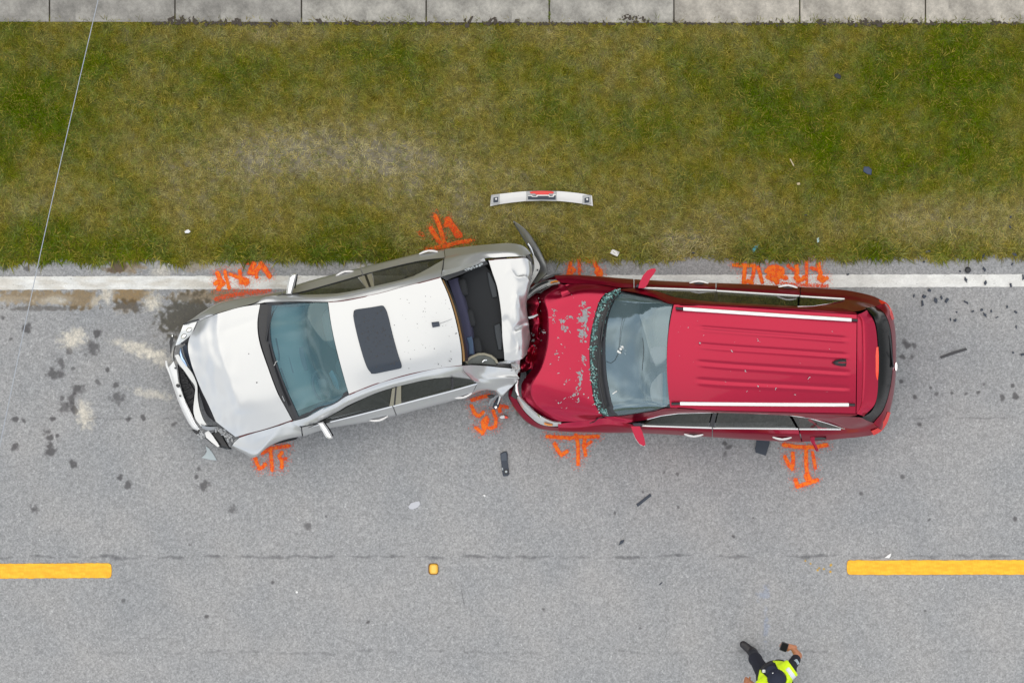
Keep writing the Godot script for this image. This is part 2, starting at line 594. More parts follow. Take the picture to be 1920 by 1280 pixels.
func build_ground() -> void:
	var far := mat("far_ground", lin(0.085, 0.10, 0.028), 0.95)
	far.metallic_specular = 0.1
	var fi := noise(0.03, FastNoiseLite.TYPE_SIMPLEX, 17, 4).get_seamless_image(512, 512, false, false, 0.2)
	fi.convert(Image.FORMAT_RGB8)
	var fd := fi.get_data()
	for i in 512 * 512:
		var t := clampf((fd[i * 3] - 128) / 128.0 + rng.randf_range(-0.35, 0.35), -1.0, 1.0)
		fd[i * 3] = int(108 + t * 38)
		fd[i * 3 + 1] = int(106 + t * 30)
		fd[i * 3 + 2] = int(36 + t * 24)
	far.albedo_color = Color.WHITE
	far.albedo_texture = ImageTexture.create_from_image(Image.create_from_data(512, 512, false, Image.FORMAT_RGB8, fd))
	far.uv1_triplanar = true
	far.uv1_world_triplanar = true
	far.uv1_scale = Vector3(0.16, 0.16, 0.16)
	struct("ground", flat_mesh(-300, -300, 300, 300, -0.06), far)
	for sx in [[-60.0, -9.4], [9.4, 60.0]]:
		struct("verge", flat_mesh(sx[0], -4.04, sx[1], -1.06, 0.006), far)
	var road := mat("asphalt", Color.WHITE, 0.92)
	road.metallic_specular = 0.3
	road.albedo_texture = ImageTexture.create_from_image(road_image())
	struct("road", flat_mesh(-RX, RZ0, RX, RZ1, 0.0), road)
	var plain := mat("asphalt_plain", Color.WHITE, 0.92)
	var g := noise(0.4, FastNoiseLite.TYPE_VALUE, 5, 1).get_seamless_image(512, 512, false, false, 0.1, false)
	var dd := g.get_data()
	var ob := PackedByteArray()
	ob.resize(512 * 512 * 3)
	for i in 512 * 512:
		var v := 150 + int((dd[i] - 128) * 0.25)
		ob[i * 3] = v
		ob[i * 3 + 1] = v
		ob[i * 3 + 2] = v + 1
	plain.albedo_texture = ImageTexture.create_from_image(Image.create_from_data(512, 512, false, Image.FORMAT_RGB8, ob))
	for s in [[-200.0, -RX], [RX, 200.0]]:
		struct("road", flat_mesh(s[0], RZ0, s[1], RZ1, 0.0, Vector2(s[0], RZ0) / 3.75, Vector2(s[1], RZ1) / 3.75), plain)
	struct("road", flat_mesh(-200, RZ1, 200, 7.4, 0.0, Vector2(-200, RZ1) / 3.75, Vector2(200, 7.4) / 3.75), plain)
	build_lines()
	build_sidewalk()
	build_verge()

func line_mesh(poly: Array, y: float, wob: float, sd: int) -> ArrayMesh:
	# poly: x0, top0, bottom0, x1, top1, bottom1 in pixels; long edges slightly ragged; uv in metres along the stripe
	var st := SurfaceTool.new()
	st.begin(Mesh.PRIMITIVE_TRIANGLES)
	var n := int(absf(poly[3] - poly[0]) / 4.0)
	var nz := noise(0.06, FastNoiseLite.TYPE_SIMPLEX, sd, 2)
	var at := func(i: int, s: int) -> void:
		var f := float(i) / n
		var x: float = lerpf(poly[0], poly[3], f)
		var e := nz.get_noise_2d(x, s * 50.0) * wob
		var yy: float = lerpf(poly[1 + s], poly[4 + s], f) + e
		var p := P(x, yy, y)
		st.set_normal(Vector3.UP)
		st.set_uv(Vector2(f, s))
		st.add_vertex(p)
	for i in n:
		for q in [[0, 0], [1, 0], [1, 1], [0, 0], [1, 1], [0, 1]]:
			at.call(i + q[0], q[1])
	return st.commit()

func build_lines() -> void:
	# white edge line: worn and dusted with spilled sand at the end by the silver car's nose
	var w := 2048
	var h := 32
	var im := Image.create(w, h, false, Image.FORMAT_RGB8)
	var n1 := noise(0.02, FastNoiseLite.TYPE_SIMPLEX, 41, 4)
	var n2 := noise(0.5, FastNoiseLite.TYPE_VALUE, 42, 1)
	for y in h:
		for x in w:
			var px := -100.0 + 2120.0 * x / w
			var v := 0.86 + n1.get_noise_2d(x, y) * 0.05 + n2.get_noise_2d(x, y) * 0.035
			var dirt := clampf((n1.get_noise_2d(x * 0.6 + 500.0, y * 2.0) + 0.25) * 1.3, 0.0, 1.0) * (0.30 if px < 640.0 else 0.05)
			var c := Color(v, v, v * 0.985).lerp(Color(0.62, 0.57, 0.49), dirt)
			if n2.get_noise_2d(x * 0.7 + 90.0, y * 0.7) > 0.93:
				c = c.darkened(0.35)
			im.set_pixel(x, y, c)
	var m := mat("white_line_paint", Color.WHITE, 0.7)
	m.albedo_texture = ImageTexture.create_from_image(im)
	org = Vector3.ZERO
	var o := put(self, "edge_line", line_mesh([-100, 518.3, 543.5, 2020, 513.6, 537.2], 0.004, 0.7, 4), m)
	tag(o, "solid white painted edge line along the grass side of the road", "road marking")
	var side := mat("white_line_plain", lin(0.68, 0.68, 0.66), 0.7)
	struct("road_markings", flat_mesh(-60, -0.79, -6.9, -0.63, 0.004), side)
	struct("road_markings", flat_mesh(7.05, -0.84, 60, -0.68, 0.004), side)
	struct("road_markings", flat_mesh(-60, 6.5, 60, 6.65, 0.004), side)
	# yellow dashes: thick paint with round corners
	var ty := 256
	var iy := Image.create(ty, 64, false, Image.FORMAT_RGB8)
	for y in 64:
		for x in ty:
			var s := n1.get_noise_2d(x * 0.7, y * 9.0) * 0.05 + n2.get_noise_2d(x, y) * 0.02
			iy.set_pixel(x, y, Color(0.96 + s, 0.70 + s * 1.3, 0.13 + s))
	var my := mat("yellow_line_paint", Color.WHITE, 0.6)
	my.albedo_texture = ImageTexture.create_from_image(iy)
	my.uv1_triplanar = true
	my.uv1_scale = Vector3(1.3, 1.3, 1.3)
	var mo := mat("yellow_line_rim", lin(0.30, 0.20, 0.06), 0.8)
	for q in [[-120, 208, 1056.5, 1084.0, "yellow centre line dash whose end lies ahead of the silver car"], [1589, 2060, 1050.0, 1077.0, "yellow centre line dash on the side of the red car's tail"]]:
		var cx: float = (q[0] + q[1]) / 2.0
		var t := thing("centre_line_dash", P(cx, 1067, 0), q[4], "road marking", "yellow dashes of the centre line")
		var poly := []
		var nz := noise(0.11, FastNoiseLite.TYPE_SIMPLEX, 61, 2)
		var x0: float = q[0]
		var x1: float = q[1]
		var tilt := 1.5 if x0 < 0 else 0.6
		var n := 60
		for i in n + 1:
			var x := lerpf(x0 + 5.0, x1 - 5.0, float(i) / n)
			poly.append_array([x, q[2] + tilt * (0.5 - float(i) / n) + nz.get_noise_1d(x) * 0.7])
		poly.append_array([x1 - 1.0, q[2] + 2.0, x1, q[2] + 6.0, x1 + 0.5, (q[2] + q[3]) / 2.0, x1, q[3] - 6.0, x1 - 1.5, q[3] - 2.0])
		for i in n + 1:
			var x := lerpf(x1 - 5.0, x0 + 5.0, float(i) / n)
			poly.append_array([x, q[3] + tilt * (-0.5 + float(i) / n) + nz.get_noise_1d(x + 900.0) * 0.9])
		poly.append_array([x0 + 1.5, q[3] - 2.0, x0, q[3] - 6.0, x0 - 0.5, (q[2] + q[3]) / 2.0, x0, q[2] + 6.0, x0 + 1.0, q[2] + 2.0])
		slab(t, "paint", my, poly, 0.002, 0.007, 0.002)
		var rim := []
		for i in range(0, poly.size(), 2):
			rim.append_array([cx + (poly[i] - cx) * (1.0 + 1.4 / (x1 - x0)), (q[2] + q[3]) / 2.0 + (poly[i + 1] - (q[2] + q[3]) / 2.0) * 1.03 + nz.get_noise_1d(poly[i] * 1.7) * 0.8])
		slab(t, "worn_rim", mo, rim, 0.0, 0.003, 0.001)

func build_sidewalk() -> void:
	var root := Node3D.new()
	root.name = "sidewalk"
	root.set_meta("kind", "structure")
	add_child(root)
	org = Vector3.ZERO
	mid = Vector3(0, -1, -5)
	var kinds := []
	for v in 3:
		var im := Image.create(512, 512, false, Image.FORMAT_RGB8)
		var n1 := noise(0.008, FastNoiseLite.TYPE_SIMPLEX, 71 + v, 4)
		var n2 := noise(0.7, FastNoiseLite.TYPE_VALUE, 81 + v, 1)
		var n3 := noise(0.05, FastNoiseLite.TYPE_SIMPLEX, 91 + v, 3)
		for y in 512:
			for x in 512:
				var s := 0.615 + n1.get_noise_2d(x, y) * 0.10 + n2.get_noise_2d(x, y) * 0.05 + n3.get_noise_2d(x, y) * 0.04
				im.set_pixel(x, y, Color(s * 1.03, s * 1.01, s * 0.965))
		var m := mat("concrete_%d" % v, [Color(0.93, 0.93, 0.935), Color(1.0, 1.0, 1.0), Color(1.06, 1.045, 1.03)][v], 0.9)
		m.albedo_texture = ImageTexture.create_from_image(im)
		m.uv1_triplanar = true
		m.uv1_world_triplanar = true
		m.uv1_scale = Vector3(0.55, 0.55, 0.55)
		kinds.append(m)
	var joints := [-1320, -1085, -850, -614, -379, -143, 92, 327.5, 565, 799, 1030, 1264, 1500, 1736, 1972, 2208, 2444, 2680, 2916, 3152]
	for i in joints.size() - 1:
		var x0: float = joints[i] + 1.1
		var x1: float = joints[i + 1] - 1.1
		var e0 = 40.5 + joints[i] * 0.0018
		var e1 = 40.5 + joints[i + 1] * 0.0018
		var mm: Material = kinds[0] if joints[i] < 500 else kinds[1] if joints[i] < 1200 else kinds[2]
		slab(root, "slab", mm, [x0, -195, x1, -195, x1, e1, x0, e0], -0.05, 0.03 + rng.randf() * 0.003, 0.008)
	# dirt and moss in the joints
	var soil := mat("soil_joint", lin(0.05, 0.042, 0.03), 0.95)
	put(root, "joint_dirt", flat_mesh(-16, -5.55, 16, -4.0, 0.012), soil)
	var moss := mat("moss", lin(0.13, 0.16, 0.03), 0.95)
	var mossy := []
	for i in 60:
		mossy.append([P(1030 + rng.randf_range(-1.6, 1.6), rng.randf_range(-160, 40), 0.03), rng.randf_range(0.006, 0.012)])
	for i in 26:
		mossy.append([P(1500 + rng.randf_range(-1.0, 1.0), rng.randf_range(-60, 42), 0.03), rng.randf_range(0.004, 0.007)])
	shards(root, "moss", moss, mossy, 0.4)

# Where grass is lush, dry or bare: hand-placed patches over noise. Returns colour (linear) and density.
var gn1: FastNoiseLite
var gn2: FastNoiseLite
var gn3: FastNoiseLite
var patches := []
func grass_at(x: float, z: float) -> Array:
	var px := x * PPM + 960.0
	var py := z * PPM + 640.0
	var a := gn1.get_noise_2d(x, z)
	var b := gn2.get_noise_2d(x, z)
	var lush := 0.42 + a * 0.65 + b * 0.40
	var bare := 0.16 + b * 0.3 - a * 0.2
	for q in patches:
		var u: float = (px - q[0]) / q[2]
		var v: float = (py - q[1]) / q[3]
		var r := u * u + v * v
		if r < 4.0:
			var w := exp(-r * 1.1)
			lush += q[4] * w
			bare += q[5] * w
	var c := Color(0.235, 0.195, 0.022).lerp(Color(0.076, 0.128, 0.0005), clampf(lush, 0.0, 1.0))
	bare = clampf(bare, 0.0, 1.0)
	c = c.lerp(Color(0.40, 0.355, 0.19), bare * 0.85)
	return [c, bare, lush]

func verge_low(x: float) -> float:   # z of the ragged edge between grass and road shoulder
	return (481.5 - 3.0 * x / 6.4 - 640.0) / PPM + gn3.get_noise_2d(x, 0.0) * 0.05 + gn2.get_noise_2d(x * 2.0, 9.0) * 0.035

func build_verge() -> void:
	gn1 = noise(0.75, FastNoiseLite.TYPE_SIMPLEX_SMOOTH, 101, 3)
	gn2 = noise(3.5, FastNoiseLite.TYPE_SIMPLEX, 102, 3)
	gn3 = noise(1.6, FastNoiseLite.TYPE_SIMPLEX, 103, 3)
	# x, y, reach x, reach y, lush, bare
	patches = [
		[1680, 200, 330, 110, 0.45, -0.15], [1850, 150, 140, 120, 0.35, -0.1], [1620, 300, 160, 60, 0.25, -0.1],
		[60, 200, 180, 110, 0.4, -0.1], [30, 260, 90, 60, 0.3, -0.1], [100, 440, 140, 40, 0.35, -0.1], [420, 470, 500, 22, 0.3, -0.1],
		[250, 150, 180, 90, 0.2, 0.0], [700, 150, 260, 80, 0.12, 0.0], [1250, 180, 220, 80, 0.15, 0.0], [1110, 240, 60, 40, 0.35, 0.0],
		[1550, 470, 260, 20, 0.35, -0.1], [1800, 472, 120, 18, 0.3, -0.1],
		[620, 290, 230, 60, -0.55, 0.5], [760, 300, 110, 42, -0.4, 0.65], [560, 280, 90, 36, -0.3, 0.6], [430, 300, 120, 60, -0.3, 0.3],
		[300, 330, 220, 70, -0.2, 0.15], [330, 400, 160, 40, -0.1, 0.1], [880, 370, 240, 70, -0.35, 0.25], [1290, 455, 90, 30, -0.5, 0.6],
		[1350, 400, 300, 60, -0.3, 0.2], [1830, 400, 160, 60, -0.4, 0.35], [1700, 430, 180, 40, -0.2, 0.2], [60, 380, 70, 30, -0.3, 0.35],
		[480, 60, 140, 22, -0.3, 0.2], [900, 66, 500, 20, -0.2, 0.2], [1450, 120, 200, 50, -0.12, 0.1], [930, 180, 130, 50, -0.2, 0.15],
		[1480, 200, 130, 50, 0.1, 0.0], [870, 440, 120, 50, -0.3, 0.2], [860, 370, 16, 50, -0.2, 0.5], [740, 290, 22, 16, 0.0, 0.8], [1270, 462, 30, 18, 0.0, 0.5],
	]
	# soil sheet, coloured cell by cell
	var st := SurfaceTool.new()
	st.begin(Mesh.PRIMITIVE_TRIANGLES)
	var nx := 300
	var nz := 66
	for i in nx + 1:
		var x := lerpf(-9.5, 9.5, float(i) / nx)
		var zl := verge_low(x) + 0.005
		for j in nz + 1:
			var z := lerpf(-4.06, zl, float(j) / nz)
			var g := grass_at(x, z)
			var c: Color = (g[0] as Color).lerp(Color(0.25, 0.225, 0.17), clampf(g[1] * 1.1 - 0.15, 0.0, 0.95))
			c = c * (0.5 + 0.3 * clampf(g[1], 0.0, 1.0) + 0.35 * gn2.get_noise_2d(x * 4.0, z * 4.0))
			st.set_color(Color(c.r, c.g, c.b))
			st.set_normal(Vector3.UP)
			st.add_vertex(Vector3(x, 0.008 + 0.012 * absf(gn2.get_noise_2d(x, z)) * smoothstep(0.0, 0.1, zl - z), z))
	for i in nx:
		for j in nz:
			var a := i * (nz + 1) + j
			var b := a + nz + 1
			for k in [a, b, b + 1, a, b + 1, a + 1]:
				st.add_index(k)
	st.generate_normals()
	var soil := mat("verge_soil", Color.WHITE, 0.95)
	soil.metallic_specular = 0.1
	soil.vertex_color_use_as_albedo = true
	struct("verge_soil", st.commit(), soil)
	# tufts
	var tuft := SurfaceTool.new()
	tuft.begin(Mesh.PRIMITIVE_TRIANGLES)
	tuft.set_smooth_group(-1)
	for k in 8:
		var a := TAU * k / 8.0 + rng.randf() * 0.8
		var l := rng.randf_range(0.04, 0.105)
		var up := rng.randf_range(0.05, 0.55)
		var bl := [0.45, 0.7, 1.0, 1.6, 0.6, 1.25, 0.85, 1.9][k] as float
		tuft.set_color(Color(bl, bl * (1.0 if k != 7 else 0.95), bl))
		var d := Vector3(cos(a), up, sin(a)).normalized()
		var s := Vector3(-sin(a), 0, cos(a)) * rng.randf_range(0.0024, 0.0044)
		var o := Vector3(rng.randf_range(-0.02, 0.02), 0, rng.randf_range(-0.02, 0.02))
		var m := o + d * l * 0.6
		var t := o + d * l + Vector3(cos(a) * l * 0.25, -l * 0.12, sin(a) * l * 0.25)
		for p in [o - s, o + s, m + s, o - s, m + s, m - s, m - s, m + s, t]:
			tuft.add_vertex(p)
	tuft.generate_normals()
	var mesh := tuft.commit()
	mesh.surface_set_material(0, M["grass_blade"])
	var where: Array[Transform3D] = []
	var tint := PackedColorArray()
	var n := 0
	while n < 150000:
		var x := rng.randf_range(-9.2, 9.2)
		var z := rng.randf_range(-4.02, -0.9)
		n += 1
		var g := grass_at(x, z)
		var zl := verge_low(x)
		var low := zl - z
		if low < rng.randf_range(-0.035, 0.02):
			continue
		var px := x * PPM + 960.0
		var top := z + 3.985 + 0.03 * clampf((px - 300.0) / 200.0, 0.0, 1.0)
		if top < rng.randf_range(-0.06, 0.03) * (1.0 if px < 420.0 else 0.25):
			continue
		if rng.randf() < float(g[1]) * 0.6:
			continue
		var tall := 0.72 + 0.35 * clampf(g[2], 0.0, 1.2) + 0.35 * smoothstep(0.5, 0.05, low)
		var b := Basis(Vector3.UP, rng.randf() * TAU) * Basis(Vector3.RIGHT, rng.randf_range(-0.5, 0.5))
		where.append(Transform3D(b.scaled(Vector3.ONE * tall * rng.randf_range(0.65, 1.15)), Vector3(x, 0.008, z)))
		var c: Color = g[0]
		var r := rng.randf()
		if r < 0.16:
			c = c.lerp(Color(0.33, 0.26, 0.05), 0.7)
		elif r < 0.30:
			c = c.lerp(Color(0.10, 0.15, 0.012), 0.6)
		elif r < 0.38:
			c = c.lerp(Color(0.11, 0.07, 0.03), 0.6)
		var br := rng.randf_range(0.58, 1.65)
		tint.append(Color(c.r * br, c.g * br, c.b * br))
	var mm := MultiMesh.new()
	mm.transform_format = MultiMesh.TRANSFORM_3D
	mm.use_colors = true
	mm.mesh = mesh
	mm.instance_count = where.size()
	for i in where.size():
		mm.set_instance_transform(i, where[i])
		mm.set_instance_color(i, tint[i])
	var o := MultiMeshInstance3D.new()
	o.name = "grass"
	o.multimesh = mm
	add_child(o)
	tag(o, "rough mown grass of the verge between sidewalk and road", "grass")
	o.set_meta("kind", "stuff")
	# crumbled soil along the slabs
	var bits := []
	for i in 620:
		var px := rng.randf_range(285, 1920) if rng.randf() < 0.9 else rng.randf_range(2000, 2300)
		var clump := gn3.get_noise_2d(px * 0.012, 33.0)
		var py := 43.5 + rng.randf_range(-1.5, 2.0) + rng.randf_range(-6, 3) * maxf(0.0, clump) * 2.2
		bits.append([P(px, py, 0.028), rng.randf_range(0.008, 0.022) * (1.0 + maxf(0.0, clump))])
	for i in 34:
		bits.append([P(1185 + rng.randfn() * 14.0, 33 + rng.randfn() * 3.0, 0.034), rng.randf_range(0.006, 0.016)])
	for i in 40:
		bits.append([P(335 + rng.randfn() * 14.0, 38 + rng.randfn() * 4.0, 0.034), rng.randf_range(0.008, 0.02)])
	org = Vector3.ZERO
	var so := shards(self, "soil_crumbs", mat("dark_soil", lin(0.075, 0.062, 0.05), 0.95), bits, 0.35)
	so.set_meta("kind", "stuff")
	tag(so, "dark soil crumbs spilled along the edge of the sidewalk slabs", "soil")
# ---------------------------------------------------------------- orange survey paint
func seg_dist(p: Vector2, a: Vector2, b: Vector2) -> float:
	var ab := b - a
	var t := clampf((p - a).dot(ab) / maxf(ab.length_squared(), 1e-6), 0.0, 1.0)
	return p.distance_to(a + ab * t)

# strokes: [half width, strength, x, y, x, y, ...]; the paint is laid as small flecks, thick inside a stroke and sparse round it
func spray(label: String, strokes: Array, dusty: float, base: float, lumpy := 0.0) -> void:
	var lo := Vector2(1e9, 1e9)
	var hi := Vector2(-1e9, -1e9)
	for s in strokes:
		for i in range(2, s.size(), 2):
			lo = lo.min(Vector2(s[i], s[i + 1]))
			hi = hi.max(Vector2(s[i], s[i + 1]))
	var c := (lo + hi) / 2.0
	lo -= Vector2(13, 13)
	hi += Vector2(13, 13)
	org = P(c.x, c.y, 0)
	var st := SurfaceTool.new()
	st.begin(Mesh.PRIMITIVE_TRIANGLES)
	var nz := noise(0.35, FastNoiseLite.TYPE_SIMPLEX, 55, 2)
	var step := 0.8
	var y := lo.y
	while y < hi.y:
		var x := lo.x
		while x < hi.x:
			var p := Vector2(x, y)
			var best := 0.0
			for s in strokes:
				for i in range(2, s.size() - 2, 2):
					var d := seg_dist(p, Vector2(s[i], s[i + 1]), Vector2(s[i + 2], s[i + 3]))
					var q: float = (1.0 - smoothstep(s[0] * 0.95, s[0] * 1.55, d)) * s[1]
					q = maxf(q, dusty * 1.45 * s[1] * exp(-d / 5.5))
					best = maxf(best, q)
			var grain := nz.get_noise_2d(x, y) * 0.22
			if best > 0.02 and rng.randf() < best * 1.08 + grain * (1.0 - absf(best * 2.0 - 1.0)):
				var h := base + rng.randf() * lumpy + 0.0006 * rng.randf()
				var thick := clampf(best + grain * 0.8, 0.0, 1.0)
				var col := Color(0.92, 0.080, 0.004).lerp(Color(1.0, 0.20, 0.008), smoothstep(0.75, 1.0, thick + nz.get_noise_2d(x * 0.3, y * 0.3) * 0.3))
				col = col * (0.82 + 0.25 * rng.randf())
				st.set_color(Color(col.r, col.g, col.b))
				st.set_normal(Vector3.UP)
				var r := step * 0.56
				var q := [P(x - r, y - r, h), P(x + r, y - r, h), P(x + r, y + r, h), P(x - r, y + r, h)]
				for k in [0, 1, 2, 0, 2, 3]:
					st.add_vertex(q[k] - org)
			x += step
		y += step
	var o := put(self, "paint_mark", st.commit(), M["spray"])
	o.position = org
	tag(o, label, "paint mark", "orange spray paint marks round the crash")

func build_paint() -> void:
	var W := 3.7
	spray("orange sprayed letters on the white line beside the silver car's nose", [
		[W, 1, 407, 512, 410, 520, 413, 524, 404, 531], [W, 1, 413, 524, 418, 531, 412, 536, 409, 541], [2.6, 1, 421, 509, 424, 522, 429, 540],
		[2.6, 0.9, 431, 514, 443, 519, 449, 521], [2.8, 1, 449, 508, 450, 518, 451, 529, 457, 531, 463, 528], [6, 1, 455, 526, 460, 528],
		[W, 0.9, 461, 491, 470, 493, 476, 494, 470, 504, 468, 510, 476, 512, 481, 506, 487, 499], [2.6, 0.9, 478, 508, 481, 520], [W, 0.9, 488, 494, 492, 498, 500, 510, 505, 518]], 0.22, 0.0085)
	spray("faded red orange paint bar on the road along the silver car's front wheel", [
		[3, 0.5, 404, 561, 425, 555, 460, 549, 505, 543], [5, 0.22, 440, 548, 500, 545]], 0.25, 0.003)
	spray("orange paint mark on the grass by the silver car's rear door", [
		[3, 0.95, 816, 405, 822, 418, 827, 435, 832, 452, 838, 461], [3.5, 0.9, 808, 428, 815, 440, 826, 456], [3.5, 0.85, 841, 411, 836, 422],
		[5, 0.8, 840, 412, 848, 424, 855, 434, 861, 441], [4, 0.75, 850, 430, 858, 442], [3, 0.9, 800, 469, 815, 465, 840, 460, 860, 454, 882, 451], [3, 0.3, 787, 437, 793, 441]], 0.2, 0.03, 0.03)
	spray("orange paint mark on the shoulder beside the red car's front wheel", [
		[2.6, 0.9, 1071, 488, 1068, 502, 1065, 516], [2.4, 0.85, 1071, 500, 1078, 506, 1072, 511, 1065, 516], [2.4, 0.7, 1085, 474, 1086, 490, 1087, 518],
		[3.4, 0.75, 1103, 488, 1104, 489], [3, 0.9, 1115, 488, 1117, 498, 1121, 503, 1118, 510, 1122, 515, 1128, 514, 1126, 507]], 0.2, 0.012, 0.004)
	spray("long row of orange sprayed letters across shoulder and white line by the red car", [
		[2.8, 1, 1376, 497, 1393, 497, 1415, 498], [3, 1, 1397, 498, 1396, 512, 1395, 530], [3, 1, 1396, 530, 1403, 526, 1410, 530], [2.8, 0.9, 1415, 500, 1413, 515, 1408, 531],
		[2.8, 0.95, 1422, 501, 1425, 512, 1430, 529], [3, 1, 1437, 508, 1445, 501, 1458, 500, 1468, 505, 1468, 512, 1455, 515, 1442, 512], [3.4, 1, 1440, 519, 1450, 524, 1465, 518, 1474, 521],
		[4, 0.9, 1450, 507, 1456, 520, 1457, 529], [4, 0.9, 1446, 509, 1462, 510], [2.6, 0.75, 1478, 498, 1487, 505, 1494, 508], [3, 1, 1494, 498, 1496, 510, 1492, 520, 1497, 527, 1505, 524, 1508, 519],
		[3.4, 1, 1494, 518, 1500, 524], [2.3, 0.85, 1513, 468, 1513, 490, 1513, 532], [2.6, 0.75, 1522, 502, 1532, 505, 1537, 509], [3, 1, 1535, 495, 1538, 508, 1540, 512, 1536, 522, 1543, 527, 1551, 521],
		[3.4, 1, 1539, 518, 1545, 522], [2.6, 0.55, 1466, 531, 1500, 534, 1552, 536]], 0.2, 0.0085, 0.002)
	spray("orange paint mark on asphalt below the silver car's crumpled front corner", [
		[2.8, 0.95, 478, 859, 482, 870, 486, 878, 492, 876, 497, 870], [2.8, 0.9, 507, 842, 508, 860, 510, 881], [2.8, 0.85, 492, 849, 507, 841, 525, 838, 541, 836],
		[2.8, 1, 528, 848, 523, 855, 528, 865, 528, 876], [2.6, 0.7, 529, 862, 536, 860]], 0.25, 0.003)
	spray("orange curls of paint on asphalt by the silver car's broken tail corner", [
		[2.8, 0.85, 885, 750, 900, 745, 918, 741], [2.8, 0.95, 884, 761, 890, 775, 897, 780, 906, 773], [2.8, 1, 909, 785, 914, 786, 910, 800, 905, 812, 892, 802],
		[2.8, 0.95, 906, 802, 905, 790, 912, 783], [2.6, 0.9, 925, 770, 930, 785, 929, 799, 920, 803, 912, 801], [2.8, 0.85, 936, 761, 937, 771], [2.6, 0.75, 936, 761, 951, 763]], 0.2, 0.003)
	spray("orange T shaped paint mark on asphalt by the red car's front door", [
		[2.9, 0.95, 1026, 818, 1050, 820, 1070, 821, 1080, 819, 1100, 819, 1122, 818], [2.9, 0.97, 1040, 832, 1047, 846, 1053, 853, 1063, 846],
		[2.8, 0.95, 1080, 815, 1084, 835, 1084, 870], [2.8, 0.95, 1097, 822, 1095, 835, 1098, 853], [2.4, 0.85, 1095, 838, 1108, 828]], 0.2, 0.003)
	spray("orange T and V shaped paint mark on asphalt by the red car's open fuel flap", [
		[3.1, 0.95, 1470, 834, 1490, 837, 1510, 838, 1530, 838, 1550, 834], [2.9, 0.95, 1472, 856, 1480, 872, 1486, 879, 1488, 862, 1487, 850],
		[3, 0.97, 1512, 840, 1512, 870, 1514, 888, 1517, 905], [2.6, 0.85, 1524, 848, 1528, 870, 1529, 877], [3.2, 1, 1492, 900, 1496, 912, 1510, 907, 1532, 900], [5, 1, 1514, 892, 1518, 903]], 0.2, 0.003)
# ---------------------------------------------------------------- things both cars share
func wheel(car: Node3D, hub: Vector3, out: Vector3, r := 0.33, w := 0.11) -> void:
	var st := SurfaceTool.new()
	st.begin(Mesh.PRIMITIVE_TRIANGLES)
	st.set_smooth_group(0)
	var up := Vector3.UP
	var fw := out.cross(up).normalized()
	var prof := [[-w, r * 0.66], [-w, r * 0.9], [-w * 0.75, r], [w * 0.75, r], [w, r * 0.9], [w, r * 0.66]]
	for k in 28:
		for i in prof.size() - 1:
			var q := []
			for e in [[k, i], [k + 1, i], [k + 1, i + 1], [k, i + 1]]:
				var a: float = TAU * e[0] / 28.0
				q.append(hub - org + out * prof[e[1]][0] + (fw * cos(a) + up * sin(a)) * prof[e[1]][1])
			for x in [0, 1, 2, 0, 2, 3]:
				st.add_vertex(q[x])
	st.generate_normals()
	var o := Node3D.new()
	o.name = "wheel"
	car.add_child(o, true)
	put(o, "tyre", st.commit(), M["tyre"])
	var rt := SurfaceTool.new()
	rt.begin(Mesh.PRIMITIVE_TRIANGLES)
	rt.set_smooth_group(-1)
	for k in 5:
		var a := TAU * k / 5.0
		var d := fw * cos(a) + up * sin(a)
		var s := (fw * -sin(a) + up * cos(a)) * 0.03
		var c := hub - org + out * w * 0.7
		var q := [c - s, c + s, c + d * r * 0.66 + s, c + d * r * 0.66 - s]
		for x in [0, 1, 2, 0, 2, 3]:
			rt.add_vertex(q[x] + out * 0.01)
	for k in 28:
		var a := TAU * k / 28.0
		var b := TAU * (k + 1) / 28.0
		var c := hub - org
		var p := [c, c + (fw * cos(a) + up * sin(a)) * r * 0.67, c + (fw * cos(b) + up * sin(b)) * r * 0.67]
		for x in p:
			rt.add_vertex(x + out * w * 0.25)
	rt.generate_normals()
	put(o, "rim", rt.commit(), M["rim"])

func seat(car: Node3D, c: Vector3, turn: float, m: Material) -> void:
	var o := Node3D.new()
	o.name = "seat"
	car.add_child(o, true)
	var b := Basis(Vector3.UP, turn)
	pillow(o, "cushion", m, c + b * Vector3(-0.05, 0.0, 0), Vector3(0.27, 0.09, 0.26), turn)
	pillow(o, "backrest", m, c + b * Vector3(0.26, 0.30, 0), Vector3(0.075, 0.33, 0.25), turn, -0.35)
	pillow(o, "headrest", m, c + b * Vector3(0.40, 0.68, 0), Vector3(0.05, 0.10, 0.14), turn, -0.25)

func ring_mesh(c: Vector3, axis: Vector3, r: float, t: float) -> ArrayMesh:
	var side := axis.cross(Vector3.BACK).normalized()
	var oth := axis.cross(side).normalized()
	var pts := []
	for i in 25:
		var a := TAU * i / 24.0
		pts.append(c + (side * cos(a) + oth * sin(a)) * r)
	return tube_mesh(pts, [t], 6)

func steering(car: Node3D, c: Vector3, axis: Vector3, m: Material) -> void:
	var w := put(car, "steering_wheel", ring_mesh(c, axis, 0.185, 0.015), m)
	pillow(w, "airbag_cover", m, c, Vector3(0.06, 0.05, 0.08), 0.0)

# glass edge strip, lying just above a pane
func handle(car: Node3D, m: Material, x: float, y: float, turn: float, h: float, side: float) -> void:
	# a bowed grip with a finger cup under it
	var poly := []
	for i in 9:
		var f := -1.0 + i / 4.0
		poly.append([f * 18.5, side * 5.0 * (1.0 - f * f)])
	for i in 9:
		var f := 1.0 - i / 4.0
		poly.append([f * 17.5, side * (5.0 * (1.0 - f * f) - (2.3 + 3.6 * (1.0 - absf(f)) * 0.45))])
	var flat := []
	for p in poly:
		var v := Vector2(p[0], p[1]).rotated(turn)
		flat.append(x + v.x)
		flat.append(y + v.y)
	slab(car, "handle", m, flat, h, h + 0.03, 0.004)

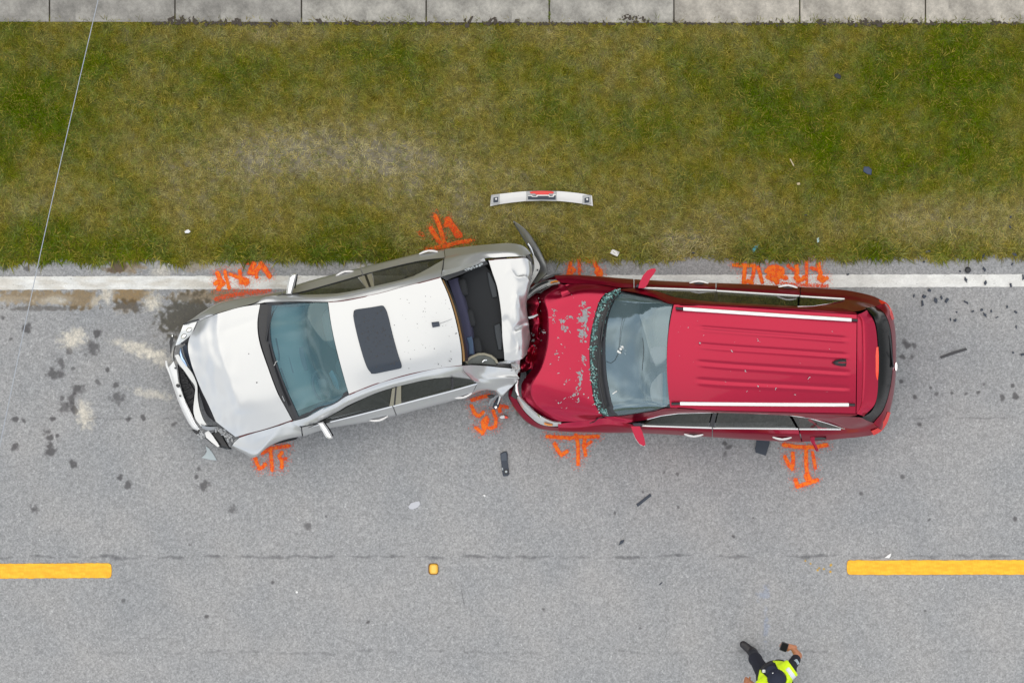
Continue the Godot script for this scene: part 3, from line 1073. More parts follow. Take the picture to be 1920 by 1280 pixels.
# ---------------------------------------------------------------- the silver saloon
func silver_roof(u: float, v: float) -> Vector3:
	var front := [P(615, 566.5, 1.41), P(620, 603, 1.435), P(628, 643, 1.445), P(640, 690, 1.435), P(654, 739, 1.41)]
	var m1 := [P(700, 552.5, 1.445), P(708, 595, 1.48), P(717, 640, 1.49), P(728, 680, 1.48), P(742, 707.5, 1.445)]
	var m2 := [P(765, 535.5, 1.445), P(778, 578, 1.48), P(789, 622, 1.49), P(800, 668, 1.48), P(805, 693, 1.445)]
	var rear := [P(826, 520.5, 1.40), P(841, 556, 1.425), P(854, 600, 1.435), P(864, 650, 1.425), P(866, 684, 1.40)]
	return along([along(front, v), along(m1, v), along(m2, v), along(rear, v)], u)

func build_silver() -> void:
	var car := thing("silver_car", P(650, 655, 0), "wrecked silver saloon with sunroof, buckled bonnet and missing rear window", "car")
	mid = P(640, 660, 0.5)
	var S: Material = M["silver_paint"]
	# hidden structure
	slab(car, "floor_pan", M["dark_inside"], [420, 612, 560, 575, 820, 505, 950, 480, 965, 660, 900, 715, 620, 785, 470, 815], 0.2, 0.30, 0.02)
	slab(car, "engine_bay", M["engine"], [345, 640, 385, 612, 480, 590, 500, 700, 535, 775, 445, 812, 405, 790, 372, 735], 0.45, 0.62, 0.03)
	# bonnet: two folds across it, front pushed down
	var hood := [
		[368, 604, .74, 352, 644, .75, 358, 681, .765, 373, 722, .77, 389, 756, .77, 404, 790, .765, 441, 819, .765],
		[390, 595, .83, 378, 638, .84, 388, 678, .855, 404, 721, .855, 420, 757, .855, 424, 786, .815, 448, 817, .79],
		[408, 588, .915, 409, 633, .928, 419, 675, .942, 433, 716, .942, 446, 756, .932, 451, 778, .875, 462, 813, .82],
		[450, 576, .948, 446, 620, .955, 456, 664, .966, 470, 706, .966, 486, 748, .958, 494, 775, .93, 500, 803, .89],
		[487, 570.5, .975, 482, 605, .985, 486, 642, .995, 502, 690, .995, 519, 735, .99, 534, 763, .975, 547, 787, .96]]
	var hr := []
	for r in hood:
		hr.append(row(r))
	var hs := spl(hr, [2], [5])
	var hn := noise(2.6, FastNoiseLite.TYPE_SIMPLEX_SMOOTH, 201, 2)
	surf(car, "bonnet", S, func(u: float, v: float) -> Vector3:
		var p: Vector3 = hs.call(u, v)
		var buckle := 0.016 * hn.get_noise_2d(p.x * 1.4, p.z * 0.8) * smoothstep(0.75, 0.25, u)
		var rib := -0.006 * exp(-pow((v - 0.13) / 0.02, 2.0)) * smoothstep(0.45, 0.6, u)
		return p + Vector3(0, buckle + rib, 0), 36, 42, 0.02)
	for q in [[466, 663], [481, 717]]:
		slab(car, "washer_jet", M["black_plastic"], oval(q[0], q[1], 1.5, 1.2), 0.94, 0.975, 0.003)
	# cowl and wipers under the windscreen
	patch(car, "cowl", M["black_plastic"], [
		[488, 570, .975, 484, 605, .985, 488, 640, .99, 504, 690, .99, 521, 735, .985, 536, 764, .975, 550, 789, .96],
		[516, 570, .985, 506, 605, 1.0, 506, 642, 1.005, 520, 690, 1.005, 537, 735, 1.0, 552, 768, .99, 562, 789, .97]], 0.01)
	tube(car, "wiper", M["dark_trim"], [P(498, 640, 1.03), P(503, 612, 1.03), P(512, 585, 1.04), P(520, 574, 1.03)], [0.012, 0.01, 0.008, 0.006], 6)
	tube(car, "wiper", M["dark_trim"], [P(540, 762, 1.02), P(524, 722, 1.03), P(509, 676, 1.03), P(503, 645, 1.03)], [0.012, 0.01, 0.008, 0.006], 6)
	tube(car, "wiper_arm", M["grey_metal"], [P(529, 742, 1.035), P(533, 752, 1.035)], [0.006], 6)
	# windscreen
	var ws := [
		[505, 570, .995, 500, 605, 1.01, 502, 642, 1.015, 516, 690, 1.015, 533, 735, 1.01, 548, 768, 1.0, 556, 787, .98],
		[543, 568, 1.15, 542, 604, 1.185, 547, 642, 1.195, 560, 690, 1.19, 575, 732, 1.175, 588, 759, 1.155, 594, 773, 1.13],
		[580, 567.5, 1.30, 582, 604, 1.335, 588, 642, 1.345, 601, 690, 1.34, 613, 724, 1.325, 622, 747, 1.30, 627, 757, 1.28],
		[614, 567.5, 1.405, 619, 603, 1.43, 627, 643, 1.44, 639, 690, 1.43, 646, 714, 1.42, 651, 731, 1.41, 653, 739, 1.40]]
	var pane := patch(car, "windscreen", M["glass_teal"], ws, 0.0)
	# black printed border of the glass
	patch(pane, "border", M["dark_trim"], [
		[505, 570, 1.0, 500, 605, 1.015, 502, 642, 1.02, 516, 690, 1.02, 533, 735, 1.015, 548, 768, 1.005, 556, 787, .985],
		[511, 572, 1.02, 506, 606, 1.04, 508, 642, 1.045, 521, 688, 1.045, 538, 733, 1.04, 553, 766, 1.03, 560, 782, 1.015]], 0.0)
	patch(pane, "border", M["dark_trim"], [
		[552, 789, .985, 575, 780, 1.065, 600, 766, 1.18, 627, 757, 1.285, 653, 739.5, 1.405],
		[560, 781, 1.02, 579, 771, 1.09, 600, 759, 1.19, 625, 749, 1.29, 650, 733, 1.41]], 0.0)
	patch(pane, "border", M["dark_trim"], [
		[495, 566.5, .98, 530, 565.5, 1.09, 560, 565, 1.21, 586, 565.5, 1.32],
		[505, 573, 1.0, 532, 571, 1.11, 560, 569, 1.225, 586, 568, 1.325]], 0.0)
	tube(pane, "crack", M["primer"], [P(512, 686, 1.03), P(515, 683, 1.045), P(516, 679, 1.05), P(520, 677, 1.065)], [0.0035], 4)
	# inside: dashboard, seats, wheel
	patch(car, "dashboard", M["teal_dash"], [
		[512, 575, .96, 508, 605, .97, 510, 642, .97, 522, 690, .97, 540, 735, .96, 556, 770, .94],
		[560, 575, .96, 560, 605, .985, 563, 642, .985, 574, 690, .985, 590, 722, .98, 604, 752, .95],
		[570, 575, .72, 572, 605, .74, 576, 642, .74, 588, 690, .74, 602, 722, .74, 614, 750, .72]], 0.0)
	patch(car, "dash_panel", M["teal_seat"], [[538, 655, .99, 543, 678, .992, 548, 699, .99], [567, 650, .992, 572, 672, .995, 577, 694, .992]], 0.01)
	for q in [[[517, 634], [523, 665], [523, 675]], [[526, 690], [534, 712], [540, 730]]]:
		tube(car, "dash_vent", M["dark_trim"], [P(q[0][0], q[0][1], .978), P(q[1][0], q[1][1], .98), P(q[2][0], q[2][1], .976)], [0.009], 6)
	steering(car, P(603, 722, .88), Vector3(0.85, 0.5, -0.18).normalized(), M["teal_seat"])
	var tr := 0.22
	seat(car, P(655, 610, .50), tr, M["teal_seat"])
	seat(car, P(680, 700, .50), tr, M["teal_seat"])
	patch(car, "airbag", M["blue_cloth"], [[616, 700, .80, 622, 713, .84, 628, 728, .80], [622, 694, .92, 631, 712, .97, 636, 731, .92], [630, 700, .82, 638, 716, .86, 638, 734, .80]], 0.01)
	pillow(car, "rear_bench", M["navy_cloth"], P(800, 610, .5), Vector3(0.24, 0.14, 0.66), tr)
	# roof, sunroof, aerial
	surf(car, "roof", S, silver_roof, 24, 18, 0.02)
	var sun_at := func(a: float, b: float) -> Vector3:
		return silver_roof(lerpf(0.165, 0.425, a) + 0.018 * (b - 0.5), lerpf(0.13, 0.87, b))
	var sr := SurfaceTool.new()
	surf(car, "sunroof", M["glass_roof"], func(u: float, v: float) -> Vector3:
		var x := u * 2.0 - 1.0
		var z := v * 2.0 - 1.0
		var k := 1.0 - 0.13 * pow(x * z, 8.0)
		return sun_at.call(0.5 + 0.5 * x * k, 0.5 + 0.5 * z * (1.0 - 0.055 * pow(x * z, 8.0))) + Vector3(0, 0.016, 0), 16, 22, 0.02)
	var drops := []
	for i in 70:
		drops.append([sun_at.call(rng.randf_range(0.06, 0.94), rng.randf_range(0.04, 0.96)) + Vector3(0, 0.017, 0), rng.randf_range(0.004, 0.010)])
	shards(car, "sunroof_litter", M["black_plastic"], drops, 0.15, 0.8)
	var specks := []
	for i in 46:
		specks.append([silver_roof(rng.randf_range(0.45, 0.98), rng.randf_range(0.05, 0.97)) + Vector3(0, 0.001, 0), rng.randf_range(0.002, 0.006)])
	for q in [[822, 683], [843, 677], [855, 625], [846, 673], [775, 605], [790, 650], [560, 640]]:
		if q[0] > 640:
			specks.append([P(q[0], q[1], 1.47), 0.009])
	shards(car, "roof_litter", M["black_plastic"], specks, 0.2, 1.0)
	var aer := slab(car, "aerial_base", M["blue_black"], [809, 604, 823, 602.5, 825, 611, 811, 614], 1.46, 1.505, 0.012)
	tube(aer, "aerial_mast", M["grey_metal"], [P(823, 607, 1.50), P(847, 598, 1.56)], [0.003], 5)
	# red brown joint strips beside the roof
	patch(car, "roof_joint", M["brown_seam"], [[616, 565.3, 1.412, 650, 561.5, 1.436, 712, 549, 1.443, 775, 532.4, 1.44, 825, 519, 1.40], [616, 567, 1.412, 650, 563.3, 1.436, 712, 550.8, 1.443, 775, 534.2, 1.44, 826, 520.8, 1.40]], 0.004)
	patch(car, "roof_joint", M["brown_seam"], [[654, 738.5, 1.412, 712, 716, 1.436, 775, 698.7, 1.443, 820, 689, 1.43, 866, 683.5, 1.40], [655, 740.6, 1.41, 712.5, 717.8, 1.435, 775.5, 700.6, 1.441, 820, 690.8, 1.428, 866, 685.4, 1.398]], 0.004)
	# screen pillars and roof rails
	patch(car, "roof_rail", S, [
		[470, 573, .93, 497, 566.5, .98, 530, 565.5, 1.09, 572, 565, 1.255, 616, 565.5, 1.405, 650, 561.7, 1.43, 712, 549.2, 1.437, 775, 532.6, 1.434, 826, 519.2, 1.395],
		[474, 569, .92, 497, 561, .975, 530, 559, 1.07, 572, 558, 1.235, 616, 557, 1.38, 650, 553, 1.40, 712, 540, 1.41, 775, 523, 1.395, 828, 507, 1.33],
		[478, 566, .91, 498, 556, .96, 530, 553.5, 1.03, 572, 552.5, 1.16, 616, 551, 1.29, 650, 547.5, 1.345, 712, 534, 1.355, 775, 517, 1.31, 831, 487, 1.10]], 0.012)
	patch(car, "roof_rail", S, [
		[548, 790, .96, 575, 782, 1.06, 604, 766, 1.185, 630, 755, 1.29, 655, 740, 1.405, 712.5, 717.8, 1.43, 775, 700.6, 1.437, 820, 690.8, 1.425, 866, 685.4, 1.39],
		[553, 795, .95, 580, 789, 1.03, 608, 775, 1.15, 634, 763, 1.26, 660, 749, 1.36, 715, 726, 1.40, 778, 709, 1.405, 824, 699, 1.385, 870, 697, 1.30],
		[558, 799, .94, 583, 795, .99, 612, 783, 1.08, 636, 769.5, 1.19, 658, 757, 1.28, 718, 732, 1.345, 782, 715.5, 1.345, 828, 708, 1.32, 884, 711.5, 1.12]], 0.012)
	# flanks: fender, doors; grass side first, then road side
	var tuck := func(a: Array, toward: Vector2) -> Array:
		var out := []
		for i in range(0, a.size(), 3):
			out.append_array([a[i] + toward.x, a[i + 1] + toward.y, 0.30])
		return out
	var flank := func(called: String, belt: Array, edge: Array, toward: Vector2) -> MeshInstance3D:
		var crease := []
		for i in range(0, belt.size(), 3):
			crease.append_array([lerpf(belt[i], edge[i], 0.45), lerpf(belt[i + 1], edge[i + 1], 0.45), lerpf(belt[i + 2], edge[i + 2], 0.35)])
		return patch(car, called, S, [belt, crease, edge, tuck.call(edge, toward)], 0.01, [1], [], 4)
	flank.call("front_wing", [369, 603, .745, 392, 593, .83, 409, 586.5, .90, 450, 575, .94, 476, 568, .945, 500, 557.5, .955, 529, 553, .97],
		[345, 606.5, .64, 362, 596, .66, 379, 584, .68, 410, 567.3, .70, 451, 558, .72, 496, 551.3, .74, 527, 546, .74], Vector2(2, 4))
	var d1: MeshInstance3D = flank.call("front_door", [531, 552.5, .97, 558, 549.5, .97, 590, 541, .97, 630, 530, .97, 668, 519.5, .97, 679, 516, .97], [529, 545.5, .74, 558, 533, .74, 590, 523.5, .74, 627, 514, .74, 660, 506, .74, 675, 502.3, .74], Vector2(2, 4))
	var d2: MeshInstance3D = flank.call("rear_door", [681, 515.4, .97, 700, 509.5, .97, 740, 500.5, .97, 775, 492.5, .97, 810, 487, .98, 834, 483.5, .99], [677, 501.8, .74, 700, 495.7, .74, 740, 485.8, .74, 784, 475, .74, 815, 470, .74, 832, 467.5, .74], Vector2(2, 4))
	var d3: MeshInstance3D = flank.call("front_door", [566, 801, .95, 590, 795.5, .96, 620, 788, .97, 655, 779.5, .97, 700, 768.5, .97, 735, 759.8, .97], [568, 818.5, .74, 595, 809, .74, 622, 802, .74, 655, 796.5, .74, 700, 789, .74, 742, 779.2, .74], Vector2(-2, -4))
	var d4: MeshInstance3D = flank.call("rear_door", [737, 759.3, .97, 760, 753.5, .97, 800, 743, .97, 850, 730, .98, 880, 721.5, .985, 895, 717.5, .985], [744, 778.6, .74, 780, 769, .74, 815, 760, .74, 850, 751, .74, 870, 744.5, .74, 884, 739.6, .74], Vector2(-2, -4))
	patch(car, "front_wing", S, [
		[449, 820.5, .77, 470, 813.5, .84, 500, 805, .89, 525, 797.5, .93, 548, 790.5, .95, 564, 801.5, .945],
		[440, 828, .74, 470, 829, .79, 500, 818, .83, 520, 806, .89, 540, 802, .89, 564, 807, .87],
		[434, 836, .70, 456, 848, .70, 478, 856, .70, 503, 837, .72, 532, 824, .74, 566, 817.5, .74],
		[434, 833, .45, 456, 845, .42, 475, 852, .38, 498, 833, .5, 530, 820, .55, 566, 813, .30]], 0.01, [1], [], 4)
	patch(car, "wing_gap", M["brown_seam"], [[446, 818, .76, 470, 811.5, .835, 500, 803.5, .885, 530, 793, .93, 548, 787, .955], [449, 820, .765, 471, 813.3, .835, 501, 805.2, .885, 531, 795, .93, 549, 789.5, .95]], 0.0)
	patch(car, "lower_body", S, [
		[833, 467.2, .74, 850, 465, .74, 868, 463, .74, 900, 459.5, .74, 930, 457, .74, 956, 455.8, .74, 981, 461, .73, 996, 475, .71],
		[834, 470, .62, 850, 468, .68, 868, 466, .70, 900, 462.5, .64, 930, 460, .45, 956, 459, .30, 980, 464, .30, 994, 477, .30]], 0.01)
	# rear quarters
	patch(car, "rear_quarter", S, [
		[833, 467.2, .74, 868, 463, .74, 900, 459.5, .74, 930, 457, .74, 956, 455.8, .74, 981, 461, .73, 996, 475, .71],
		[835, 482, .98, 868, 474, .94, 900, 469, .92, 930, 467.5, .91, 956, 468, .90, 975, 471.5, .88, 987, 481, .85],
		[833, 486, 1.10, 868, 480, 1.04, 900, 474, .985, 930, 473, .965, 956, 473, .955, 972, 475.5, .93, 986, 482, .90],
		[831, 507, 1.32, 866, 499, 1.17, 908, 484.5, 1.02, 930, 482.5, .985, 955, 481, .965, 976, 480.5, .945, 988, 483, .92]], 0.012, [1], [], 5)
	patch(car, "pillar_trim", S, [[826, 519.5, 1.395, 836, 516, 1.37, 862, 508, 1.24, 890, 497, 1.11, 910, 489, 1.02], [830, 506, 1.33, 838, 505.5, 1.30, 866, 498, 1.17, 888, 491, 1.08, 908, 484, 1.02]], 0.01)
	patch(car, "window_channel", M["black_plastic"], [[828, 520, 1.385, 838, 516.5, 1.36, 862, 508.5, 1.235, 890, 497.5, 1.105, 912, 489.5, 1.01], [838, 526, 1.37, 845, 522, 1.34, 866, 514, 1.225, 892, 503, 1.095, 915, 495, 1.0]], 0.01)
	var cb := []
	for i in 26:
		var f := rng.randf()
		cb.append([P(lerpf(868, 905, f), lerpf(508, 493.5, f) + rng.randf_range(-1, 2), lerpf(1.24, 1.06, f)), rng.randf_range(0.006, 0.014)])
	shards(car, "glass_crumbs", M["pale_grey"], cb, 0.4)
	patch(car, "rear_quarter", S, [
		[866, 685.5, 1.385, 885, 684.5, 1.22, 911, 686, 1.06, 935, 688.5, .98, 955, 690.5, .94, 967, 693, .91],
		[868, 698, 1.30, 886, 699, 1.13, 909, 700, 1.0, 932, 701, .95, 953, 702, .915, 970, 703, .89],
		[884, 712, 1.11, 897, 709.5, 1.0, 915, 709.5, .96, 935, 708.5, .945, 956, 708, .93, 974, 708.5, .90],
		[894, 720, .96, 904, 720, .92, 918, 722, .87, 933, 726, .80, 950, 722, .80, 965, 719, .80],
		[884, 739.5, .74, 898, 733.5, .76, 914, 730.5, .77, 929, 733, .73, 941, 743, .70, 953, 731, .72],
		[886, 736, .45, 900, 730, .5, 914, 727, .5, 927, 729, .5, 938, 738, .48, 949, 726, .45]], 0.012, [2], [2, 3], 5)
	# side windows
	patch(d1, "window", M["glass_dark"], [[545, 552.5, .975, 560, 549.5, .975, 600, 539, .975, 640, 527.5, .975, 670, 519.5, .975], [547, 553, .985, 561, 553.5, 1.10, 600, 551.5, 1.24, 640, 549, 1.33, 686, 540.5, 1.345]], 0.0)
	patch(d2, "window", M["glass_dark"], [[698, 510.2, .975, 740, 500.7, .975, 775, 492.8, .975, 810, 487.2, .985, 831, 484, .995], [702, 536.5, 1.345, 744, 526, 1.345, 785, 514, 1.30, 812, 500, 1.19, 832, 486.5, 1.08]], 0.0)
	patch(car, "window_pillar", M["beige_trim"], [[672, 519, .985, 684, 515.8, .985, 697, 512.5, .985], [687, 540.4, 1.35, 694, 538.8, 1.35, 701.5, 536.8, 1.35]], 0.006)
	patch(car, "window_pillar", M["dark_trim"], [[683, 515.6, .99, 687, 514.6, .99], [692, 539.2, 1.355, 696, 538.2, 1.355]], 0.004)
	patch(d1, "window_trim", M["dark_trim"], [[520, 554.5, .98, 560, 549, .985, 610, 536, .985, 679, 516, .985], [531, 550.5, .975, 560, 547.5, .975, 610, 534.3, .975, 679, 514.4, .975]], 0.004)
	patch(d2, "window_trim", M["dark_trim"], [[681, 515.8, .985, 740, 500.4, .985, 790, 489.5, .985, 833, 484, .995], [681, 514, .975, 740, 498.7, .975, 790, 488, .975, 834, 482.6, .985]], 0.004)
	slab(d1, "mirror_sail", M["black_plastic"], [519, 553, 535, 550, 560, 549.5, 558, 554, 535, 555], .97, 1.02, 0.004)
	patch(d3, "window", M["glass_dark"], [[596, 792, .97, 620, 787.5, .975, 655, 779, .975, 700, 768, .975, 729, 761, .975], [600, 789, 1.04, 614, 783.5, 1.10, 640, 769, 1.20, 690, 743.5, 1.325, 734, 727.5, 1.345]], 0.0)
	patch(d4, "window", M["glass_dark"], [[753, 755, .975, 800, 742.5, .975, 850, 729.5, .985, 880, 721.5, .99, 893, 717, .99], [753, 721.5, 1.345, 800, 712, 1.345, 840, 707.5, 1.30, 868, 709, 1.2, 886, 712, 1.12]], 0.0)
	patch(d4, "window_trim", M["dark_trim"], [[846, 731, .99, 850, 729.8, .99], [846, 708.5, 1.30, 850, 708.5, 1.29]], 0.004)
	patch(car, "window_pillar", M["beige_trim"], [[730, 762, .985, 741, 759.5, .985, 752, 756.5, .985], [735, 728.5, 1.35, 743, 725.5, 1.35, 752, 722.5, 1.35]], 0.006)
	patch(car, "window_pillar", M["dark_trim"], [[738, 760, .99, 741, 759.2, .99], [741, 726, 1.355, 744, 725, 1.355]], 0.004)
	patch(d3, "window_trim", M["chrome"], [[585, 800, .975, 650, 784.5, .98, 700, 772, .98, 735, 763, .98], [585, 798, .98, 650, 782.3, .985, 700, 769.8, .985, 735, 760.6, .985]], 0.004)
	patch(d3, "window_seal", M["dark_trim"], [[590, 797, .983, 650, 782.4, .988, 700, 769.8, .988, 735, 760.7, .988], [592, 794, .985, 650, 780.6, .99, 700, 768, .99, 735, 759, .99]], 0.002)
	patch(d4, "window_trim", M["chrome"], [[737, 762.5, .98, 800, 746.3, .98, 850, 733, .99, 894, 720.5, .99], [737, 760.3, .985, 800, 744.1, .985, 850, 731, .995, 895, 718.4, .995]], 0.004)
	slab(d3, "mirror_sail", M["black_plastic"], [577, 802, 590, 795, 611, 786, 612, 789, 596, 796], .96, 1.01, 0.004)
	# mirrors, handles
	var m1 := slab(car, "mirror", M["white_chrome"], [536, 551, 538, 534, 541, 519, 546, 514, 556, 512, 555, 522, 551, 537, 547, 551], .96, 1.10, 0.022)
	slab(m1, "mirror_glass", M["glass_black"], [551, 540, 554.5, 522, 556, 514, 558, 514, 557, 524, 553.5, 541], .98, 1.08, 0.004)
	var m2 := slab(car, "mirror", M["white_chrome"], [595, 793, 606, 791, 613, 800, 622, 815, 624, 821, 618, 823, 611, 820, 601, 803], .96, 1.10, 0.022)
	slab(m2, "mirror_glass", M["glass_black"], [606, 791, 609, 791, 617, 802, 625, 815, 623.5, 818, 614, 802], .98, 1.08, 0.004)
	handle(d1, M["handle_chrome"], 646, 512, -0.24, .80, -1.0)
	handle(d2, M["handle_chrome"], 803, 473, -0.13, .80, -1.0)
	handle(d3, M["handle_chrome"], 710, 785, -0.23, .80, 1.0)
	handle(d4, M["handle_chrome"], 868, 742, -0.25, .80, 1.0)
	# the hole where the rear window was
	slab(car, "parcel_shelf", M["dark_inside"], [855, 522, 905, 494, 932, 520, 944, 590, 948, 672, 885, 676, 878, 610], .88, .93, 0.01)
	patch(car, "seat_back", M["navy_cloth"], [[840, 526, 1.12, 852, 560, 1.14, 864, 600, 1.14, 872, 650, 1.14, 876, 676, 1.12], [856, 521, 1.10, 868, 560, 1.12, 879, 600, 1.12, 887, 650, 1.12, 892, 674, 1.10], [861, 520, .92, 873, 560, .93, 884, 600, .93, 892, 650, .93, 896, 674, .92]], 0.0)
	slab(car, "seat_belt", mat("belt_blue", lin(0.06, 0.10, 0.17), 0.8), [874, 633, 884, 630, 887, 640, 888, 664, 879, 664, 878, 645], 1.11, 1.15, 0.01)
	for q in [[[913, 510, 919, 512, 930, 535, 933, 556, 923, 558, 917, 535]], [[926, 610, 938, 606, 942, 630, 941, 656, 934, 655, 929, 632]]]:
		slab(car, "shelf_pad", mat("pad_grey", lin(0.035, 0.042, 0.05), 0.6), q[0], .925, .955, 0.008)
	for q in [[868, 538], [882, 596], [895, 648]]:
		pillow(car, "headrest", M["dark_inside"], P(q[0], q[1], 1.0), Vector3(0.05, 0.1, 0.11), tr)
	patch(car, "glue_strip", M["tan_glue"], [[829, 524, 1.39, 843, 556, 1.415, 856, 600, 1.425, 866, 650, 1.415, 868, 678, 1.395], [833, 526, 1.36, 847, 558, 1.385, 860, 600, 1.395, 870, 650, 1.385, 872, 676, 1.365]], 0.006)
	patch(car, "window_channel", M["dark_trim"], [[833, 525.5, 1.37, 847, 557.5, 1.39, 860, 600, 1.40, 870, 650, 1.39, 873, 677, 1.37], [837, 527, 1.33, 851, 559, 1.35, 864, 600, 1.36, 874, 650, 1.35, 878, 676, 1.33]], 0.006)
	tube(car, "torn_trim", M["beige_trim"], [P(874, 677, 1.20), P(882, 670, 1.18), P(896, 664, 1.12), P(908, 663.5, 1.08), P(920, 667, 1.04), P(929, 674, 1.0), P(932, 680, .98)], [0.016], 7)
	patch(car, "torn_lining", mat("lining", lin(0.13, 0.14, 0.13), 0.9), [[874, 678, 1.17, 884, 671, 1.15, 900, 666, 1.10, 918, 669, 1.03, 929, 676, .98], [872, 684, 1.22, 884, 682, 1.14, 900, 682, 1.06, 918, 683, 1.0, 930, 684, .96]], 0.01)
	tube(car, "seam_strap", M["chrome"], [P(904, 678, 1.09), P(908, 675, 1.1), P(912, 675, 1.08)], [0.012], 6)
	tube(car, "window_seal", M["beige_trim"], [P(869, 669, 1.32), P(871, 675, 1.26), P(876, 681, 1.20)], [0.013], 6)
	slab(car, "inner_wing", M["dark_trim"], [868, 676, 936, 678, 958, 690, 900, 690, 868, 688], .80, .92, 0.02)
	# boot lid, hammered by the red car
	var br := []
	for r in [
		[916, 488, 1.0, 923, 510, 1.01, 933, 541, 1.015, 940, 588, 1.015, 942, 630, 1.01, 945, 660, 1.0, 946, 675, .99],
		[940, 486, .995, 945, 510, 1.01, 953, 541, 1.02, 957, 588, 1.02, 958, 630, 1.015, 958, 660, 1.0, 955, 676, .98],
		[966, 484.5, .98, 968, 510, 1.0, 972, 541, 1.01, 971, 585, 1.025, 976, 612, .99, 974, 650, .98, 968, 675, .96],
		[986, 484, .95, 989, 510, .97, 987, 541, .985, 982, 575, .96, 990, 612, .93, 988, 648, .94, 978, 673, .93],
		[996, 492, .90, 998, 512, .90, 993, 541, .91, 987, 570, .89, 991, 603, .90, 995, 634, .88, 988, 664, .87],
		[997, 492, .62, 996, 512, .62, 992, 541, .62, 987, 570, .62, 987, 603, .62, 987, 634, .62, 984, 664, .62]]:
		br.append(row(r))
	var bs := spl(br, [4], [5])
	var bn := noise(1.7, FastNoiseLite.TYPE_SIMPLEX_SMOOTH, 211, 2)
	surf(car, "boot_lid", S, func(u: float, v: float) -> Vector3:
		var p: Vector3 = bs.call(u, v)
		var kx := PPM / (1.0 - p.y / EYE)
		var at := Vector2(p.x * kx + 960.0, p.z * kx + 640.0)
		var q := smoothstep(0.12, 0.5, u) * smoothstep(1.0, 0.8, u)
		var fold := bn.get_noise_2d(p.x + 4.0, p.z * 0.8)
		var scoop := exp(-pow((at.x - 983.0) / 8.0, 2.0) - pow((at.y - 572.0) / 22.0, 2.0))
		var nick := exp(-pow(seg_dist(at, Vector2(968, 615), Vector2(994, 600)) / 4.5, 2.0))
		var facet := smoothstep(977.0, 993.0, at.x) * smoothstep(606.0, 616.0, at.y) * smoothstep(668.0, 650.0, at.y)
		var ridge := exp(-pow(seg_dist(at, Vector2(971, 556), Vector2(985, 600)) / 3.5, 2.0))
		var wave := exp(-pow(seg_dist(at, Vector2(950, 600), Vector2(978, 650)) / 7.0, 2.0))
		return p + Vector3(0, 0.014 * fold * q + 0.022 * pow(1.0 - absf(bn.get_noise_2d(p.x * 1.6 + 2.0, p.z * 0.9 + 7.0)), 5.0) * q - 0.035 * scoop - 0.045 * nick - 0.11 * facet + 0.012 * ridge - 0.016 * wave, 0), 60, 80, 0.012)
	patch(car, "boot_gap", M["brown_seam"], [[916, 487, 1.005, 940, 485, .99, 966, 483.5, .975, 984, 482.5, .95], [917, 488.5, 1.005, 940, 486.3, .99, 966, 485, .975, 985, 484, .95]], 0.0)
	patch(car, "boot_flap", S, [[931, 680, .98, 946, 677, .97, 964, 673, .94, 976, 668, .92], [934, 683, .95, 950, 682, .93, 966, 681, .90, 974, 684, .86]], 0.01)
	patch(car, "torn_panel", M["primer"], [[958, 681, .90, 966, 678, .90, 975, 672, .90], [960, 690, .86, 968, 690, .85, 974, 688, .84], [966, 699, .80, 971, 698, .80, 974, 697, .78]], 0.01, [], [1])
	var tb := []
	for i in 16:
		tb.append([P(968 + rng.randfn() * 3.5, 692 + rng.randfn() * 5.0, 0.92), rng.randf_range(0.008, 0.02)])
	shards(car, "torn_metal", M["grey_metal"], tb, 0.6)
	slab(car, "lamp_hole", M["dark_trim"], [986, 480, 993, 476, 999, 486, 999, 496, 994, 494], .80, .885, 0.01)
	# peeled rear bumper
	var pb := patch(car, "rear_bumper", S, [
		[963.5, 414, .50, 977, 423, .58, 991, 436, .64, 1005, 456, .68, 1019, 482, .70, 1027, 509, .70, 1015, 524, .66, 996, 541, .58],
		[964.5, 418, .44, 976, 430, .50, 988, 447, .53, 1000, 466, .56, 1013, 490, .58, 1020, 508, .60, 1010, 521, .56, 993, 540, .50],
		[965, 420, .36, 974, 433, .36, 984, 450, .36, 994, 468, .38, 1006, 490, .40, 1012, 507, .42, 1005, 519, .42, 990, 540, .40]], 0.01)
	patch(pb, "lip", M["primer"], [[993, 466, .57, 1003, 480, .58, 1012, 497, .60, 1009, 511, .60, 991, 540, .55], [998, 476, .62, 1001, 488, .62, 1002, 500, .62, 998, 516, .60, 990, 534, .56]], 0.008)
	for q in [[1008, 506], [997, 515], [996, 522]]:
		slab(pb, "clip", M["black_plastic"], oval(q[0], q[1], 1.6, 1.6, 0, 10), .58, .635, 0.002)  # black disc put in for the shade inside a clip hole
	tube(car, "tail_strut", M["chrome"], [P(990, 456, .70), P(996, 466, .68), P(1000, 478, .66)], [0.012], 6)
	# broken tail lamp and torn liner hanging out at the road side
	slab(car, "tail_lamp", M["blue_black"], [928, 752, 934, 742, 940, 739, 938, 752, 935, 764, 928, 768, 923, 763], .30, .40, 0.012)
	patch(car, "hanging_trim", M["grey_metal"], [[942, 738, .62, 932, 745, .52, 922, 753, .42, 917, 761, .36], [938, 737, .60, 927, 743, .50, 918, 751, .42, 915, 760, .36]], 0.006)
	tube(car, "hanging_trim", M["white_plastic"], [P(938, 742, .6), P(936, 750, .5), P(933, 758, .42)], [0.014, 0.010, 0.006], 6)
	slab(car, "lamp_glint", M["chrome"], [926, 762, 931, 760, 933, 764, 929, 767], .38, .42, 0.008)
	slab(car, "wheel_liner", M["black_plastic"], [912, 741, 921, 739, 929, 741, 926, 745, 918, 747], .40, .50, 0.012)
